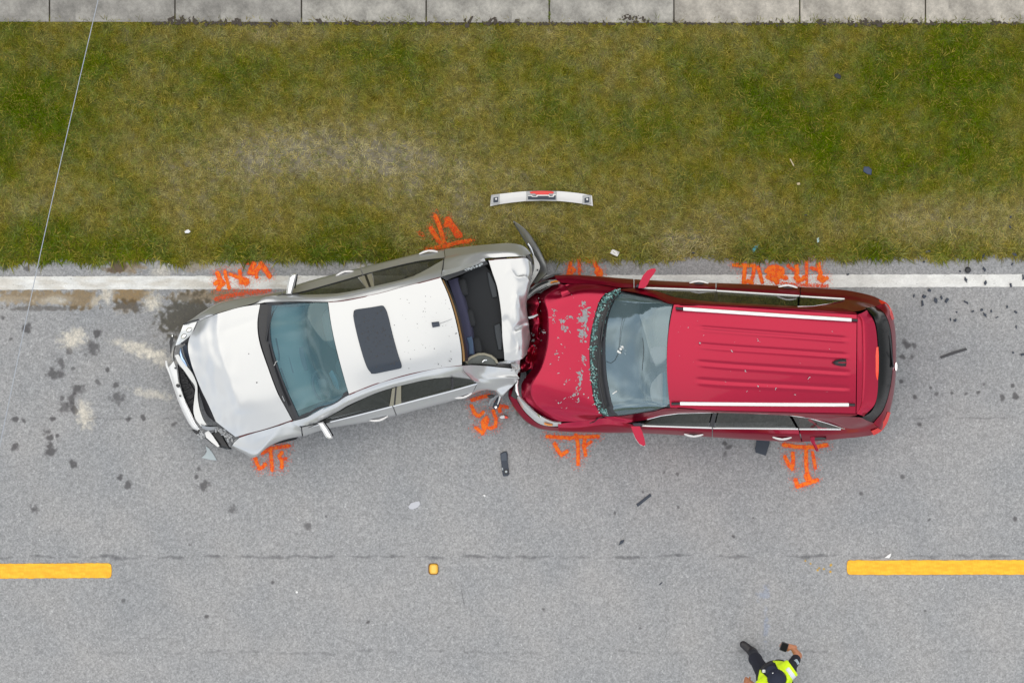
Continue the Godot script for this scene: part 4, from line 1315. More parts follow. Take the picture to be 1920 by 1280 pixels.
	# wrecked nose
	patch(car, "front_bumper", M["white_plastic"], [
		[325, 677, .60, 331, 695, .60, 334, 716, .60, 344, 745, .60, 358, 775, .60, 368, 796, .59, 374, 804, .58],
		[317, 687, .56, 324, 709, .56, 329, 726, .57, 338, 753, .57, 351, 781, .57, 362, 800, .56, 371, 806, .55],
		[313, 690, .44, 320, 711, .44, 326, 730, .44, 335, 756, .44, 348, 784, .44, 360, 802, .44, 370, 808, .44],
		[316, 691, .25, 323, 711, .25, 329, 730, .25, 338, 756, .25, 350, 783, .25, 362, 800, .25, 371, 807, .25]], 0.01, [2])
	tube(car, "bumper_lip", M["white_plastic"], [P(311, 676, .50), P(312.5, 685, .50), P(318, 697, .49), P(323, 711, .48), P(327, 726, .47)], [0.012, 0.018, 0.02, 0.02, 0.014], 8)
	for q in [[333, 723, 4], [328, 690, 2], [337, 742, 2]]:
		slab(car, "bumper_hole_shade", M["black_plastic"], oval(q[0], q[1], q[2], q[2] * 0.8, 0.5, 10), .58, .625, 0.004)  # raised black discs stand for the shade in the bumper holes
	tube(car, "bumper_chrome", M["chrome"], [P(345, 752, .60), P(355, 775, .60), P(364, 792, .60), P(371, 802, .59)], [0.009], 6)
	var gr := slab(car, "grille", M["engine"], [332, 683, 344, 694, 366, 731, 364, 776, 362, 790, 347, 752, 336, 716], .40, .50, 0.02)
	for i in 7:
		var f := (i + 0.5) / 7.0
		tube(gr, "slat", M["black_plastic"], [P(lerpf(335, 352, f), lerpf(690, 770, f), .51), P(lerpf(346, 366, f), lerpf(700, 762, f) - 5, .52)], [0.012], 5)
	var deb := []
	for i in 40:
		var f := rng.randf()
		deb.append([P(lerpf(338, 362, f) + rng.randf_range(-3, 6), lerpf(692, 780, f), .53), rng.randf_range(0.005, 0.013)])
	shards(gr, "broken_bits", M["engine"], deb, 0.6)
	patch(car, "radiator_beam", M["primer"], [
		[327, 666, .60, 334, 681, .61, 345, 695, .62, 356, 711, .63, 365, 725, .64, 364, 745, .63, 362, 768, .62, 366, 785, .60, 376, 799, .58],
		[334, 664, .63, 341, 676, .64, 351, 688, .65, 361, 702, .66, 369, 722, .67, 370, 745, .66, 374, 768, .65, 381, 787, .62, 387, 796, .60]], 0.02)
	tube(car, "chrome_strip", mat("blue_chrome", lin(0.45, 0.62, 0.90), 0.2, 0.8), [P(338.5, 652, .62), P(338, 660, .64), P(341, 671, .65), P(347, 680, .66), P(350, 686, .65)], [0.008, 0.016, 0.02, 0.016, 0.008], 8)
	patch(car, "grille_surround", M["blue_black"], [[341, 650, .60, 347, 670, .60, 356, 690, .60, 364, 708, .60, 369, 724, .62], [349, 645, .64, 352, 662, .64, 358, 681, .62, 366, 702, .62, 372, 722, .62]], 0.01)
	patch(car, "radiator", M["engine"], [[372, 733, .55, 378, 752, .55, 386, 775, .55, 398, 788, .55], [376, 731, .60, 388, 755, .60, 396, 775, .60, 406, 792, .60]], 0.01)
	patch(car, "crash_bar", M["grey_metal"], [[376, 795, .60, 386, 799, .60, 398, 800, .60, 408, 799, .60], [379, 803, .58, 388, 806, .57, 398, 806, .57, 408, 803, .57]], 0.02)
	slab(car, "bumper_corner", M["black_plastic"], [359, 806, 373, 803, 375, 811, 384, 818, 376, 819, 365, 812], .28, .46, 0.02)
	slab(car, "bumper_corner", M["black_plastic"], [395, 812, 412, 805, 422, 824, 432, 841, 424, 840, 414, 837, 404, 825], .30, .48, 0.02)
	slab(car, "bumper_corner", M["white_plastic"], [384, 811, 390, 807, 398, 816, 411, 836, 408, 838, 396, 829, 386, 820], .40, .52, 0.02)
	patch(car, "bumper_skirt", M["pale_grey"], [[372, 808, .34, 384, 821, .34, 400, 833, .34, 420, 841, .32, 434, 843, .32], [374, 807, .22, 386, 819, .22, 402, 830, .22, 420, 838, .22, 432, 840, .22]], 0.01)
	var scr := []
	for i in 34:
		scr.append([P(378 + rng.randfn() * 4.5, 813 + rng.randfn() * 4.5, .50), rng.randf_range(0.007, 0.02)])
	for i in 44:
		var f := rng.randf()
		scr.append([P(lerpf(410, 440, f) + rng.randfn() * 3.0, lerpf(806, 826, f) + rng.randfn() * 3.0, .62), rng.randf_range(0.007, 0.022)])
	shards(car, "torn_metal", M["grey_metal"], scr, 0.7)
	var lh := patch(car, "headlight", M["lamp_clear"], [
		[371, 600.5, .74, 358, 602, .72, 343, 609, .70],
		[368, 611, .745, 353, 614, .73, 338, 622, .69],
		[362, 624, .73, 348, 630, .71, 332, 637, .66],
		[350, 636, .70, 340, 643, .68, 328, 648, .62]], 0.015)
	slab(lh, "lamp_cell", M["chrome"], oval(354, 618, 6, 4, -0.5, 14), .70, .752, 0.01)
	slab(lh, "lamp_cell", M["chrome"], oval(344, 630, 6, 4, -0.6, 14), .66, .728, 0.01)
	patch(lh, "lamp_edge", M["dark_trim"], [[372, 602, .755, 368, 617, .75, 360, 631, .73, 350, 641, .71, 340, 646, .69], [369, 603, .755, 363, 617, .755, 356, 629, .735, 347, 637, .715, 338, 643, .70]], 0.004)
	tube(lh, "lamp_edge", M["dark_trim"], [P(343, 608, .715), P(356, 603, .74), P(372, 599, .765)], [0.009], 6)
	patch(car, "bumper_side", S, [[331, 640, .60, 326, 652, .58, 324, 664, .56, 325, 676, .55], [325, 640, .42, 321, 650, .42, 320, 662, .42, 321, 675, .42], [326, 641, .22, 323, 650, .22, 322, 662, .22, 322, 675, .22]], 0.01)
	slab(car, "fog_lamp_trim", M["black_plastic"], [317, 640, 321, 628, 326, 627, 324, 640, 320, 655, 319, 662], .34, .44, 0.01)
	slab(car, "fog_lamp", M["chrome"], oval(322.5, 629.5, 1.8, 2.4), .42, .46, 0.006)
	# wheels
	var ax := Vector3(-0.978, 0, 0.208)
	var side := Vector3(-0.208, 0, -0.978)
	wheel(car, P(457, 577, .33) + Vector3(0, 0, 0.02), side)
	wheel(car, P(506, 809, .33) - side * 0.05, -side)
	wheel(car, P(852, 490, .33) - side * 0.04, side)
	wheel(car, P(900, 716, .33) + side * 0.02, -side)
# ---------------------------------------------------------------- the red estate
func red_roof(u: float, v: float) -> Vector3:
	var n := [P(1264, 571, 1.60), P(1345, 574, 1.655), P(1470, 581.5, 1.66), P(1607, 590, 1.62)]
	var c := [P(1251, 660, 1.64), P(1345, 668, 1.70), P(1470, 675, 1.705), P(1606, 683, 1.66)]
	var s := [P(1257, 764, 1.60), P(1345, 769, 1.655), P(1470, 772, 1.66), P(1605, 775, 1.62)]
	var a: Vector3 = along(n, u)
	var b: Vector3 = along(c, u)
	var d: Vector3 = along(s, u)
	var t := 2.0 * v - 1.0
	var p := a.lerp(d, v)
	var q := (1.0 - t * t)
	var bow := 1.0 - pow(absf(t), 1.8)
	p += (b - a.lerp(d, 0.5)) * Vector3(q, bow, q)
	return p

func build_red() -> void:
	var car := thing("red_car", P(1320, 672, 0), "dark red sport utility car with crushed nose and silver roof rails", "car")
	mid = P(1320, 672, 0.6)
	var R: Material = M["red_paint"]
	slab(car, "floor_pan", M["dark_inside"], [1010, 555, 1100, 535, 1640, 572, 1655, 690, 1635, 790, 1100, 795, 1000, 770, 985, 690], 0.22, 0.34, 0.02)
	slab(car, "engine_bay", M["engine"], [1002, 560, 1040, 540, 1150, 545, 1130, 775, 1030, 780, 985, 730, 992, 640], 0.35, 0.48, 0.03)
	# bonnet with its nose folded down and torn
	var rows := [
		[1048, 528, .82, 1010, 553, .72, 1013, 588, .78, 1011, 640, .74, 998, 689, .74, 978, 718, .74, 985, 757, .82, 1036, 793, .86],
		[1056, 534, .95, 1022, 557, .97, 1027, 588, 1.02, 1027, 640, 1.02, 1015, 688, .99, 996, 724, .94, 1007, 758, .93, 1052, 790, .92],
		[1078, 532, .93, 1052, 557, 1.05, 1052, 592, 1.065, 1051, 642, 1.075, 1043, 692, 1.055, 1036, 730, 1.035, 1046, 765, 1.0, 1078, 790, .94],
		[1112, 533, .97, 1090, 551, 1.075, 1084, 595, 1.105, 1079, 645, 1.11, 1077, 697, 1.105, 1077, 740, 1.085, 1088, 771, 1.05, 1104, 787, .98],
		[1160, 540, 1.06, 1129, 556, 1.105, 1114, 597, 1.125, 1105.5, 645, 1.135, 1107, 700, 1.13, 1114, 752, 1.11, 1125, 773, 1.095, 1132, 780.5, 1.07]]
	var rr := []
	for r in rows:
		rr.append(row(r))
	var hs := spl(rr, [1], [])
	var hn := noise(4.2, FastNoiseLite.TYPE_SIMPLEX, 301, 2)
	var crumple := func(u: float, v: float) -> Vector3:
		var p: Vector3 = hs.call(u, v)
		var q := smoothstep(0.27, 0.10, u) * smoothstep(0.95, 0.6, v) * 0.5
		var fold := absf(hn.get_noise_2d(p.x, p.z * 0.8))
		var dent := 0.05 * exp(-pow((u - 0.25) / 0.05, 2.0)) * (hn.get_noise_2d(p.z * 1.1, 3.0))
		var crease := -0.007 * exp(-pow((v - 0.80 - 0.03 * u) / 0.02, 2.0)) * smoothstep(0.3, 0.6, u)
		return p + Vector3(0.06 * (fold - 0.2) * q, 0.10 * (fold - 0.25) * q + dent * q + crease, 0.0)
	surf(car, "bonnet", R, crumple, 48, 60, 0.015)
	# the crushed nose, deep behind the fold
	var nr := []
	for rr2 in [
		[986, 556, .58, 988, 572, .60, 988, 592, .58, 987, 612, .58, 986, 640, .52, 980, 668, .52, 970, 700, .56],
		[999, 552, .66, 998, 571, .80, 998, 592, .86, 999, 610, .83, 996, 640, .56, 990, 668, .60, 980, 698, .58],
		[1009, 549, .70, 1009, 568, .86, 1010, 592, .88, 1010, 614, .86, 1005, 640, .60, 999, 666, .55, 989, 695, .64],
		[1016, 550, .68, 1016, 570, .74, 1016, 592, .72, 1016, 614, .72, 1013, 640, .66, 1006, 665, .68, 996, 692, .66],
		[1023, 556, .74, 1024, 575, .76, 1024, 592, .74, 1024, 614, .74, 1022, 640, .70, 1016, 666, .70, 1008, 690, .72]]:
		nr.append(row(rr2))
	var ns := spl(nr, [2])
	var nn2 := noise(3.4, FastNoiseLite.TYPE_SIMPLEX, 331, 2)
	surf(car, "crushed_nose", R, func(u: float, v: float) -> Vector3:
		var p: Vector3 = ns.call(u, v)
		return p + Vector3(0.03 * nn2.get_noise_2d(p.x * 1.3, p.z + 9.0), 0.11 * (absf(nn2.get_noise_2d(p.x, p.z)) - 0.2), 0.0), 26, 40, 0.01)
	# scraped paint and glass grit on the bonnet
	var on_hood := func(x: float, y: float) -> Vector3:
		var best := Vector3.ZERO
		var bd := 1e9
		for i in range(5, 21):
			for j in 21:
				var p: Vector3 = hs.call(i / 20.0, j / 20.0)
				var d := Vector2(p.x - (x - 960.0) / PPM * (1.0 - p.y / EYE), p.z - (y - 640.0) / PPM * (1.0 - p.y / EYE)).length()
				if d < bd:
					bd = d
					best = p
		return P(x, y, best.y + 0.006)
	var scr := []
	for q in [[1094, 575, 5, 5, 6, .016], [1096, 588, 5, 9, 14, .022], [1091, 598, 6, 5, 10, .020], [1094, 620, 4, 10, 14, .019], [1090, 632, 3, 6, 6, .014], [1057, 600, 4, 3, 6, .015], [1070, 594, 6, 2, 6, .012], [1060, 616, 5, 3, 6, .015], [1041, 582, 5, 2, 5, .010], [1038, 596, 2, 5, 5, .010], [1093, 675, 3, 6, 7, .016], [1088, 706, 3, 7, 8, .017], [1082, 732, 5, 4, 7, .013], [1072, 742, 3, 3, 5, .014], [1062, 715, 4, 4, 4, .009], [1043, 663, 3, 3, 4, .010], [1020, 624, 4, 1.5, 3, .008], [1084, 748, 2, 4, 4, .010]]:
		for i in q[4]:
			for k in 2:
				scr.append([on_hood.call(q[0] + rng.randfn() * q[2] * 0.8, q[1] + rng.randfn() * q[3] * 0.9) + Vector3(0, -0.003 + 0.002 * rng.randf(), 0), q[5] * rng.randf_range(0.25, 1.25)])
	shards(car, "scraped_paint", mat("scraped", lin(0.27, 0.29, 0.30), 0.5), scr, 0.04, 1.2)
	var grit := []
	for i in 36:
		grit.append([on_hood.call(rng.randf_range(1030, 1105), rng.randf_range(550, 765)), rng.randf_range(0.003, 0.009)])
	shards(car, "glass_grit", M["pale_grey"], grit, 0.3, 1.8)
	var nose := []
	for i in 6:
		nose.append([crumple.call(rng.randf_range(0.02, 0.22), rng.randf_range(0.15, 0.72)) + Vector3(-0.02, 0.012, 0), rng.randf_range(0.003, 0.010)])
	shards(car, "nose_fragments", M["grey_metal"], nose, 0.4, 1.2)
	var dk := []
	for i in 14:
		dk.append([P(1003 + rng.randfn() * 7.0, 635 + rng.randfn() * 13.0, 0.80), rng.randf_range(0.006, 0.02)])
	shards(car, "broken_grille", M["dark_trim"], dk, 0.7, 1.0)
	patch(car, "folded_edge", R, [[1046, 532, .96, 1049, 540, 1.02, 1052, 549, 1.06, 1054, 557, 1.06], [1060, 534, 1.02, 1062, 541, 1.05, 1066, 546, 1.07, 1070, 550, 1.06]], 0.012)
	# cowl full of shattered glass
	patch(car, "cowl", M["black_plastic"], [
		[1160, 544, 1.08, 1130, 559, 1.10, 1115, 597, 1.12, 1106, 645, 1.13, 1107.5, 700, 1.125, 1115, 752, 1.105, 1126, 773, 1.09, 1133, 781, 1.065],
		[1172, 548, 1.10, 1149, 562, 1.11, 1138, 597, 1.12, 1132, 645, 1.125, 1133, 700, 1.12, 1140, 752, 1.11, 1150, 770, 1.10, 1160, 779, 1.09]], 0.01)
	var cg := []
	for i in 900:
		var f := rng.randf()
		var e = along([Vector2(1158, 546), Vector2(1132, 560), Vector2(1117, 597), Vector2(1109, 645), Vector2(1110, 700), Vector2(1118, 752), Vector2(1134, 777)], f)
		cg.append([P(e.x + 3 + rng.randfn() * 3.2, e.y + rng.randf_range(-5, 5), 1.14 - 0.02 * absf(f - 0.5)), rng.randf_range(0.004, 0.011)])
	for i in 420:
		var f := rng.randf_range(0.25, 0.68)
		var e = along([Vector2(1165, 548), Vector2(1148, 562), Vector2(1138, 597), Vector2(1132, 645), Vector2(1133, 700), Vector2(1141, 752)], f)
		cg.append([P(e.x + rng.randfn() * 1.6, e.y + rng.randf_range(-5, 5), 1.15), rng.randf_range(0.003, 0.008)])
	var kept := []
	var cn := noise(9.0, FastNoiseLite.TYPE_SIMPLEX, 341, 2)
	for q in cg:
		if cn.get_noise_2d(q[0].x, q[0].z) > rng.randf_range(-0.75, 0.12):
			kept.append(q)
	shards(car, "shattered_glass", M["shard"], kept, 0.6, 0.5, [Color(0.05, 0.15, 0.145), Color(0.09, 0.25, 0.24), Color(0.14, 0.33, 0.31), Color(0.02, 0.05, 0.05), Color(0.3, 0.46, 0.44)])
	tube(car, "wiper", M["dark_trim"], [P(1133, 768, 1.16), P(1124, 720, 1.17), P(1121, 660, 1.17), P(1127, 612, 1.17)], [0.013, 0.01, 0.008, 0.006], 6)
	tube(car, "wiper", M["dark_trim"], [P(1127, 640, 1.16), P(1133, 600, 1.17), P(1146, 566, 1.17), P(1160, 551, 1.17)], [0.013, 0.01, 0.008, 0.006], 6)
	# windscreen
	var ws := [
		[1164, 548, 1.105, 1145, 564, 1.12, 1134, 598, 1.135, 1128, 645, 1.14, 1129, 700, 1.14, 1136, 752, 1.125, 1145, 770, 1.115, 1157, 779, 1.09],
		[1194, 553.5, 1.26, 1178, 568, 1.29, 1170, 600, 1.315, 1166, 648, 1.325, 1167, 700, 1.325, 1172, 748, 1.305, 1180, 765, 1.285, 1190, 774.5, 1.25],
		[1230, 561.5, 1.43, 1218, 571, 1.46, 1211, 602, 1.49, 1208, 651, 1.50, 1209, 702, 1.50, 1213, 744, 1.48, 1220, 760, 1.455, 1226, 769, 1.42],
		[1262, 570.5, 1.585, 1260, 575, 1.595, 1254.5, 606, 1.62, 1250.5, 655, 1.635, 1251.5, 710, 1.625, 1254, 742, 1.61, 1256, 755, 1.60, 1257, 763.5, 1.585]]
	var pane := patch(car, "windscreen", M["glass_grey"], ws, 0.0)
	patch(pane, "border", M["dark_trim"], [
		[1163, 547.5, 1.11, 1145, 563, 1.125, 1134, 598, 1.14, 1127.5, 645, 1.145, 1128.5, 700, 1.145, 1135.5, 752, 1.13, 1145, 771, 1.12, 1157, 780, 1.095],
		[1170, 552, 1.14, 1152, 566, 1.16, 1140, 598, 1.17, 1134.5, 645, 1.18, 1137, 700, 1.185, 1146, 752, 1.18, 1155, 768, 1.16, 1164, 775, 1.13]], 0.0)
	patch(pane, "border", M["dark_trim"], [
		[1157, 780, 1.095, 1190, 775.5, 1.25, 1226, 770, 1.425, 1258, 764, 1.59],
		[1160, 773, 1.12, 1192, 770, 1.27, 1226, 764, 1.44, 1256, 757, 1.60]], 0.0)
	patch(pane, "border", M["dark_trim"], [
		[1163, 547, 1.11, 1194, 553, 1.265, 1230, 560.8, 1.435, 1263, 570, 1.59],
		[1166, 551, 1.13, 1196, 557, 1.285, 1230, 564.5, 1.45, 1261, 573.5, 1.60]], 0.0)
	tube(pane, "crack", M["dark_trim"], [P(1136, 677, 1.19), P(1145, 681, 1.235), P(1153, 675, 1.275), P(1159, 663, 1.30), P(1162, 640, 1.315), P(1164, 615, 1.32), P(1168, 595, 1.33)], [0.0022], 4)
	tube(pane, "crack", M["dark_trim"], [P(1205, 633, 1.495), P(1207, 660, 1.505), P(1204, 695, 1.49)], [0.002], 4)
	var ch := []
	for q in [[1160, 659, .016], [1164, 654, .014], [1167, 650, .018], [1163, 661, .012], [1172, 662, .008], [1173, 657, .007], [1169, 653, .010], [1173, 664, .007]]:
		ch.append([P(q[0], q[1], 1.335), q[2]])
	shards(pane, "impact_chips", M["primer"], ch, 0.25, 0.8)
	tube(pane, "sticker_edge", M["primer"], [P(1149, 738, 1.22), P(1157, 733, 1.255)], [0.008], 5)
	# inside
	patch(car, "dashboard", M["grey_dash"], [
		[1162, 556, 1.05, 1148, 570, 1.06, 1137, 600, 1.065, 1131, 645, 1.07, 1132, 700, 1.07, 1139, 748, 1.06, 1152, 770, 1.04],
		[1200, 566, 1.08, 1196, 580, 1.10, 1192, 605, 1.11, 1190, 645, 1.11, 1191, 700, 1.11, 1196, 735, 1.13, 1204, 757, 1.08],
		[1206, 566, .85, 1203, 580, .85, 1200, 605, .85, 1198, 645, .85, 1200, 700, .85, 1204, 735, .85, 1212, 757, .85]], 0.0)
	steering(car, P(1222, 728, 1.03), Vector3(0.85, 0.5, 0.0).normalized(), M["grey_dash"])
	patch(car, "airbag", M["airbag"], [[1222, 718, 1.22, 1219, 734, 1.25, 1223, 752, 1.22], [1236, 702, 1.36, 1233, 730, 1.41, 1239, 758, 1.34], [1247, 697, 1.34, 1247, 730, 1.40, 1247, 760, 1.32]], 0.01)
	patch(car, "airbag_edge", M["blue_cloth"], [[1243, 697, 1.38, 1243, 730, 1.44, 1243, 760, 1.36], [1249, 700, 1.38, 1249.5, 730, 1.44, 1249, 758, 1.36]], 0.01)
	seat(car, P(1275, 612, .62), 0.0, M["grey_seat"])
	seat(car, P(1275, 725, .62), 0.0, M["grey_seat"])
	pillow(car, "rear_bench", M["grey_seat"], P(1420, 670, .62), Vector3(0.3, 0.15, 0.66))
	slab(car, "rear_view_mirror", mat("mirror_grey", lin(0.14, 0.14, 0.19), 0.5), [1220, 653, 1229, 650, 1248, 650, 1248, 682, 1232, 682, 1219, 678], 1.47, 1.53, 0.01)
	# roof with pressed grooves
	var grooves := [[.236, .262], [.407, .427], [.575, .605], [.745, .765]]
	surf(car, "roof", R, func(u: float, v: float) -> Vector3:
		var p := red_roof(u, v)
		var px := p.x / (1.0 - p.y / EYE) * PPM + 960.0
		var d := 0.0
		for g in grooves:
			var c: float = lerpf(g[0], g[1], u) - 0.02
			var w := (v - c) / 0.016
			d += (exp(-w * w) * -0.007 + exp(-(w - 2.2) * (w - 2.2)) * 0.004) * smoothstep(1300.0, 1322.0, px) * smoothstep(1594.0, 1580.0, px)
		return p + Vector3(0, d, 0), 44, 150, 0.02)
	var dirt := []
	for i in 20:
		dirt.append([red_roof(rng.randf_range(0.05, 0.9), rng.randf_range(0.08, 0.95)) + Vector3(0, 0.002, 0), rng.randf_range(0.002, 0.006)])
	for q in [[1313, 643], [1518, 709], [1422, 724], [1454, 728], [1491, 738], [1399, 695], [1372, 657], [1420, 637]]:
		for i in 2:
			dirt.append([P(q[0] + rng.randf_range(-2, 2), q[1] + rng.randf_range(-2, 2), 1.715), rng.randf_range(0.004, 0.009)])
	shards(car, "roof_litter", M["pale_grey"], dirt, 0.2, 1.6)
	for q in [[[1267, 577.5], [1282, 578.8], [1440, 589.5], [1598, 599.5], [1609, 600.5]], [[1259, 757], [1276, 756.5], [1434, 758], [1593, 758.8], [1604, 759]]]:
		var o := Node3D.new()
		o.name = "roof_rail"
		car.add_child(o, true)
		var up := 1.725
		put(o, "bar", rail_mesh([q[1], q[2], q[3]], up, 0.022), M["white_chrome"])
		for e in [[q[0], q[1], -1.5], [q[3], q[4], 1.5]]:
			slab(o, "foot", M["dark_trim"], [e[0][0], e[0][1] - 2.6, e[1][0], e[1][1] - 2.6, e[1][0], e[1][1] + 2.6, e[0][0], e[0][1] + 2.6], 1.60, 1.70, 0.012)
	# shark fin aerial
	slab(car, "aerial", M["dark_trim"], [1561, 679.5, 1567, 675, 1578, 672.5, 1587, 672.5, 1588, 679.5, 1587, 686.5, 1578, 686.5, 1567, 684], 1.67, 1.74, 0.028)
	tube(car, "aerial_ridge", M["red_paint"], [P(1564, 679.5, 1.70), P(1576, 679.5, 1.75), P(1588, 679.5, 1.76)], [0.004, 0.007, 0.006], 6)
	# tailgate top and spoiler
	var sp_fn := spl([
		row([1608, 590, 1.615, 1608, 620, 1.64, 1607.5, 683, 1.655, 1607, 745, 1.64, 1606.5, 775.5, 1.615]),
		row([1618, 586, 1.59, 1624, 618, 1.625, 1626, 683, 1.64, 1623, 745, 1.625, 1615, 778, 1.59]),
		row([1626, 581, 1.54, 1642, 612, 1.585, 1647, 680, 1.60, 1643.5, 750, 1.585, 1620, 780.5, 1.54])])
	surf(car, "spoiler", R, func(u: float, v: float) -> Vector3:
		var p: Vector3 = sp_fn.call(u, v)
		var e := maxf(absf(v - 0.5) * 2.0, 0.0)
		var line := 0.35 * (1.0 - pow(e, 8.0)) - 0.01
		return p + Vector3(0, -0.012 * exp(-pow((u - line) / 0.035, 2.0)) - 0.006 * exp(-pow((absf(v - 0.5) - 0.33) / 0.012, 2.0)) * smoothstep(0.55, 0.7, u), 0), 40, 60, 0.02)
	patch(car, "brake_light", M["lamp_orange"], [[1641.5, 652, 1.603, 1642.3, 668, 1.608, 1642.3, 697, 1.608, 1640.5, 713, 1.603], [1647.5, 650, 1.600, 1648.3, 668, 1.606, 1648, 697, 1.606, 1646.5, 712, 1.600]], 0.02)
	patch(car, "rear_window", M["glass_black"], [
		[1624, 577, 1.50, 1639, 594, 1.54, 1645.5, 620, 1.56, 1648.3, 660, 1.57, 1647.6, 705, 1.565, 1644, 750, 1.55, 1634, 772, 1.53, 1616, 783, 1.50],
		[1633, 575.5, 1.33, 1649, 591, 1.36, 1658, 619, 1.38, 1662, 660, 1.385, 1661, 704, 1.385, 1656, 744, 1.36, 1645, 770, 1.34, 1627, 788, 1.31],
		[1641, 574.5, 1.10, 1659, 588.5, 1.10, 1670, 618, 1.10, 1673.5, 659, 1.10, 1673, 700, 1.10, 1667, 737, 1.10, 1656, 769, 1.10, 1637.5, 792, 1.10]], 0.006)
	patch(car, "tailgate", R, [
		[1642, 574, 1.095, 1660, 588, 1.09, 1671, 618, 1.085, 1674.5, 659, 1.08, 1674, 700, 1.08, 1668, 737, 1.085, 1657, 769.5, 1.09, 1638.5, 793, 1.095],
		[1658, 569, .98, 1668, 585, .97, 1676, 617, .96, 1679, 659, .96, 1678.5, 700, .96, 1673, 738, .96, 1664, 772, .97, 1650, 803, .98],
		[1664, 571, .80, 1673, 587, .80, 1679.5, 618, .80, 1681, 659, .80, 1680.5, 700, .80, 1676.5, 738, .80, 1668.5, 774, .80, 1655, 806, .80],
		[1660, 573, .40, 1668, 588, .40, 1675, 618, .40, 1677, 659, .40, 1677, 700, .40, 1672, 738, .40, 1664, 773, .40, 1651, 803, .40]], 0.012)
	tube(car, "rear_wiper", M["dark_trim"], [P(1675, 688, 1.13), P(1672, 660, 1.17), P(1668, 628, 1.20)], [0.014, 0.010, 0.006], 6)
	slab(car, "tailgate_badge", M["chrome"], oval(1681, 687, 2.2, 8, 0.0, 14), .93, 1.0, 0.01)
	for q in [[[1650, 570, .98, 1660, 575, .97, 1668, 586, .97, 1673, 600, .97], [1648, 561, .86, 1662, 567, .86, 1672, 580, .86, 1677.5, 598, .86]], [[1634, 808, .98, 1648, 801, .97, 1658, 788, .97, 1665, 772, .97], [1639, 816, .86, 1653, 808, .86, 1664, 793, .86, 1671, 773, .86]]]:
		patch(car, "tail_lamp", M["lamp_red"], q, 0.02)
	# flanks
	var arch := func(x: float) -> float:   # lower edge of the body, raised round the wheels
		var h := 0.34
		for c in [1098.0, 1514.0]:
			if absf(x - c) < 62.0:
				h = maxf(h, 0.30 + sqrt(62.0 * 62.0 - (x - c) * (x - c)) / PPM)
		return h
	var skirt := func(edge: Array, toward: float) -> void:
		var fine := []
		for i in 33:
			fine.append(along(row(edge), i / 32.0))
		var up := []
		var low := []
		for p in fine:
			var kx := PPM / (1.0 - (p as Vector3).y / EYE)
			up.append(p)
			low.append(Vector3(p.x, minf(p.y - 0.02, arch.call(p.x * kx + 960.0)), p.z + toward / PPM))
		var f2 := spl([up, low])
		surf(car, "lower_body", R, f2, 4, 64, 0.01)
	skirt.call([1500, 538, .84, 1540, 540.5, .84, 1583, 543.5, .84, 1612, 548.5, .84, 1637, 554.8, .84, 1655, 563.5, .84, 1664, 571, .82], 4.0)
	skirt.call([1503, 828, .84, 1540, 826, .84, 1583, 821.7, .84, 1612, 819, .84, 1637, 815, .84, 1648, 809.5, .84, 1656, 805, .82], -4.0)
	var flank := func(called: String, belt: Array, edge: Array, toward: float) -> MeshInstance3D:
		var a := []
		var b := []
		var low := []
		for i in range(0, belt.size(), 3):
			a.append_array([lerpf(belt[i], edge[i], 0.5), lerpf(belt[i + 1], edge[i + 1], 0.5), lerpf(belt[i + 2], edge[i + 2], 0.3)])
			b.append_array([edge[i], edge[i + 1] + toward * 0.15, edge[i + 2] - 0.12])
			low.append_array([edge[i], edge[i + 1] + toward, arch.call(edge[i])])
		return patch(car, called, R, [belt, a, edge, b, low], 0.01, [1], [], 4)
	flank.call("front_wing", [1046, 529.5, .90, 1074, 531.5, .925, 1100, 532, .955, 1135, 534.5, 1.0, 1160, 538.5, 1.05, 1188, 539, 1.07], [1040, 516, .80, 1070, 515.3, .82, 1096, 516.2, .83, 1135, 519.2, .84, 1160, 521.5, .84, 1188, 523.5, .84], 5.0)
	flank.call("front_wing", [1046, 794.5, .90, 1074, 791, .935, 1100, 788, .97, 1132, 783.5, 1.055, 1160, 788, 1.06, 1188, 796.5, 1.05], [1048, 808.5, .80, 1070, 809.5, .82, 1096, 810, .83, 1135, 810.8, .84, 1160, 810.8, .84, 1188, 811, .84], -5.0)
	var d1: MeshInstance3D = flank.call("front_door", [1190, 538.7, 1.07, 1230, 540.7, 1.08, 1270, 542.3, 1.08, 1310, 543.8, 1.08, 1342, 545, 1.08], [1190, 523.7, .84, 1230, 526, .84, 1270, 528, .84, 1310, 529.5, .84, 1342, 530.5, .84], 5.0)
	var d2: MeshInstance3D = flank.call("rear_door", [1344, 545.1, 1.08, 1390, 548, 1.08, 1430, 550.7, 1.08, 1470, 553.3, 1.08, 1500, 555.3, 1.08], [1344, 530.6, .84, 1390, 532.4, .84, 1430, 534.4, .84, 1470, 536.4, .84, 1500, 537.9, .84], 5.0)
	var d3: MeshInstance3D = flank.call("front_door", [1190, 797, 1.05, 1230, 798.2, 1.08, 1270, 799.8, 1.08, 1310, 801, 1.08, 1335, 801.3, 1.08], [1190, 811, .84, 1230, 813, .84, 1270, 815, .84, 1310, 817.5, .84, 1335, 819, .84], -5.0)
	var d4: MeshInstance3D = flank.call("rear_door", [1337, 801.3, 1.08, 1380, 802, 1.08, 1420, 802.5, 1.08, 1460, 803, 1.08, 1497, 803.3, 1.08], [1337, 819.2, .84, 1380, 821.8, .84, 1420, 824.3, .84, 1460, 826.5, .84, 1503, 828, .84], -5.0)
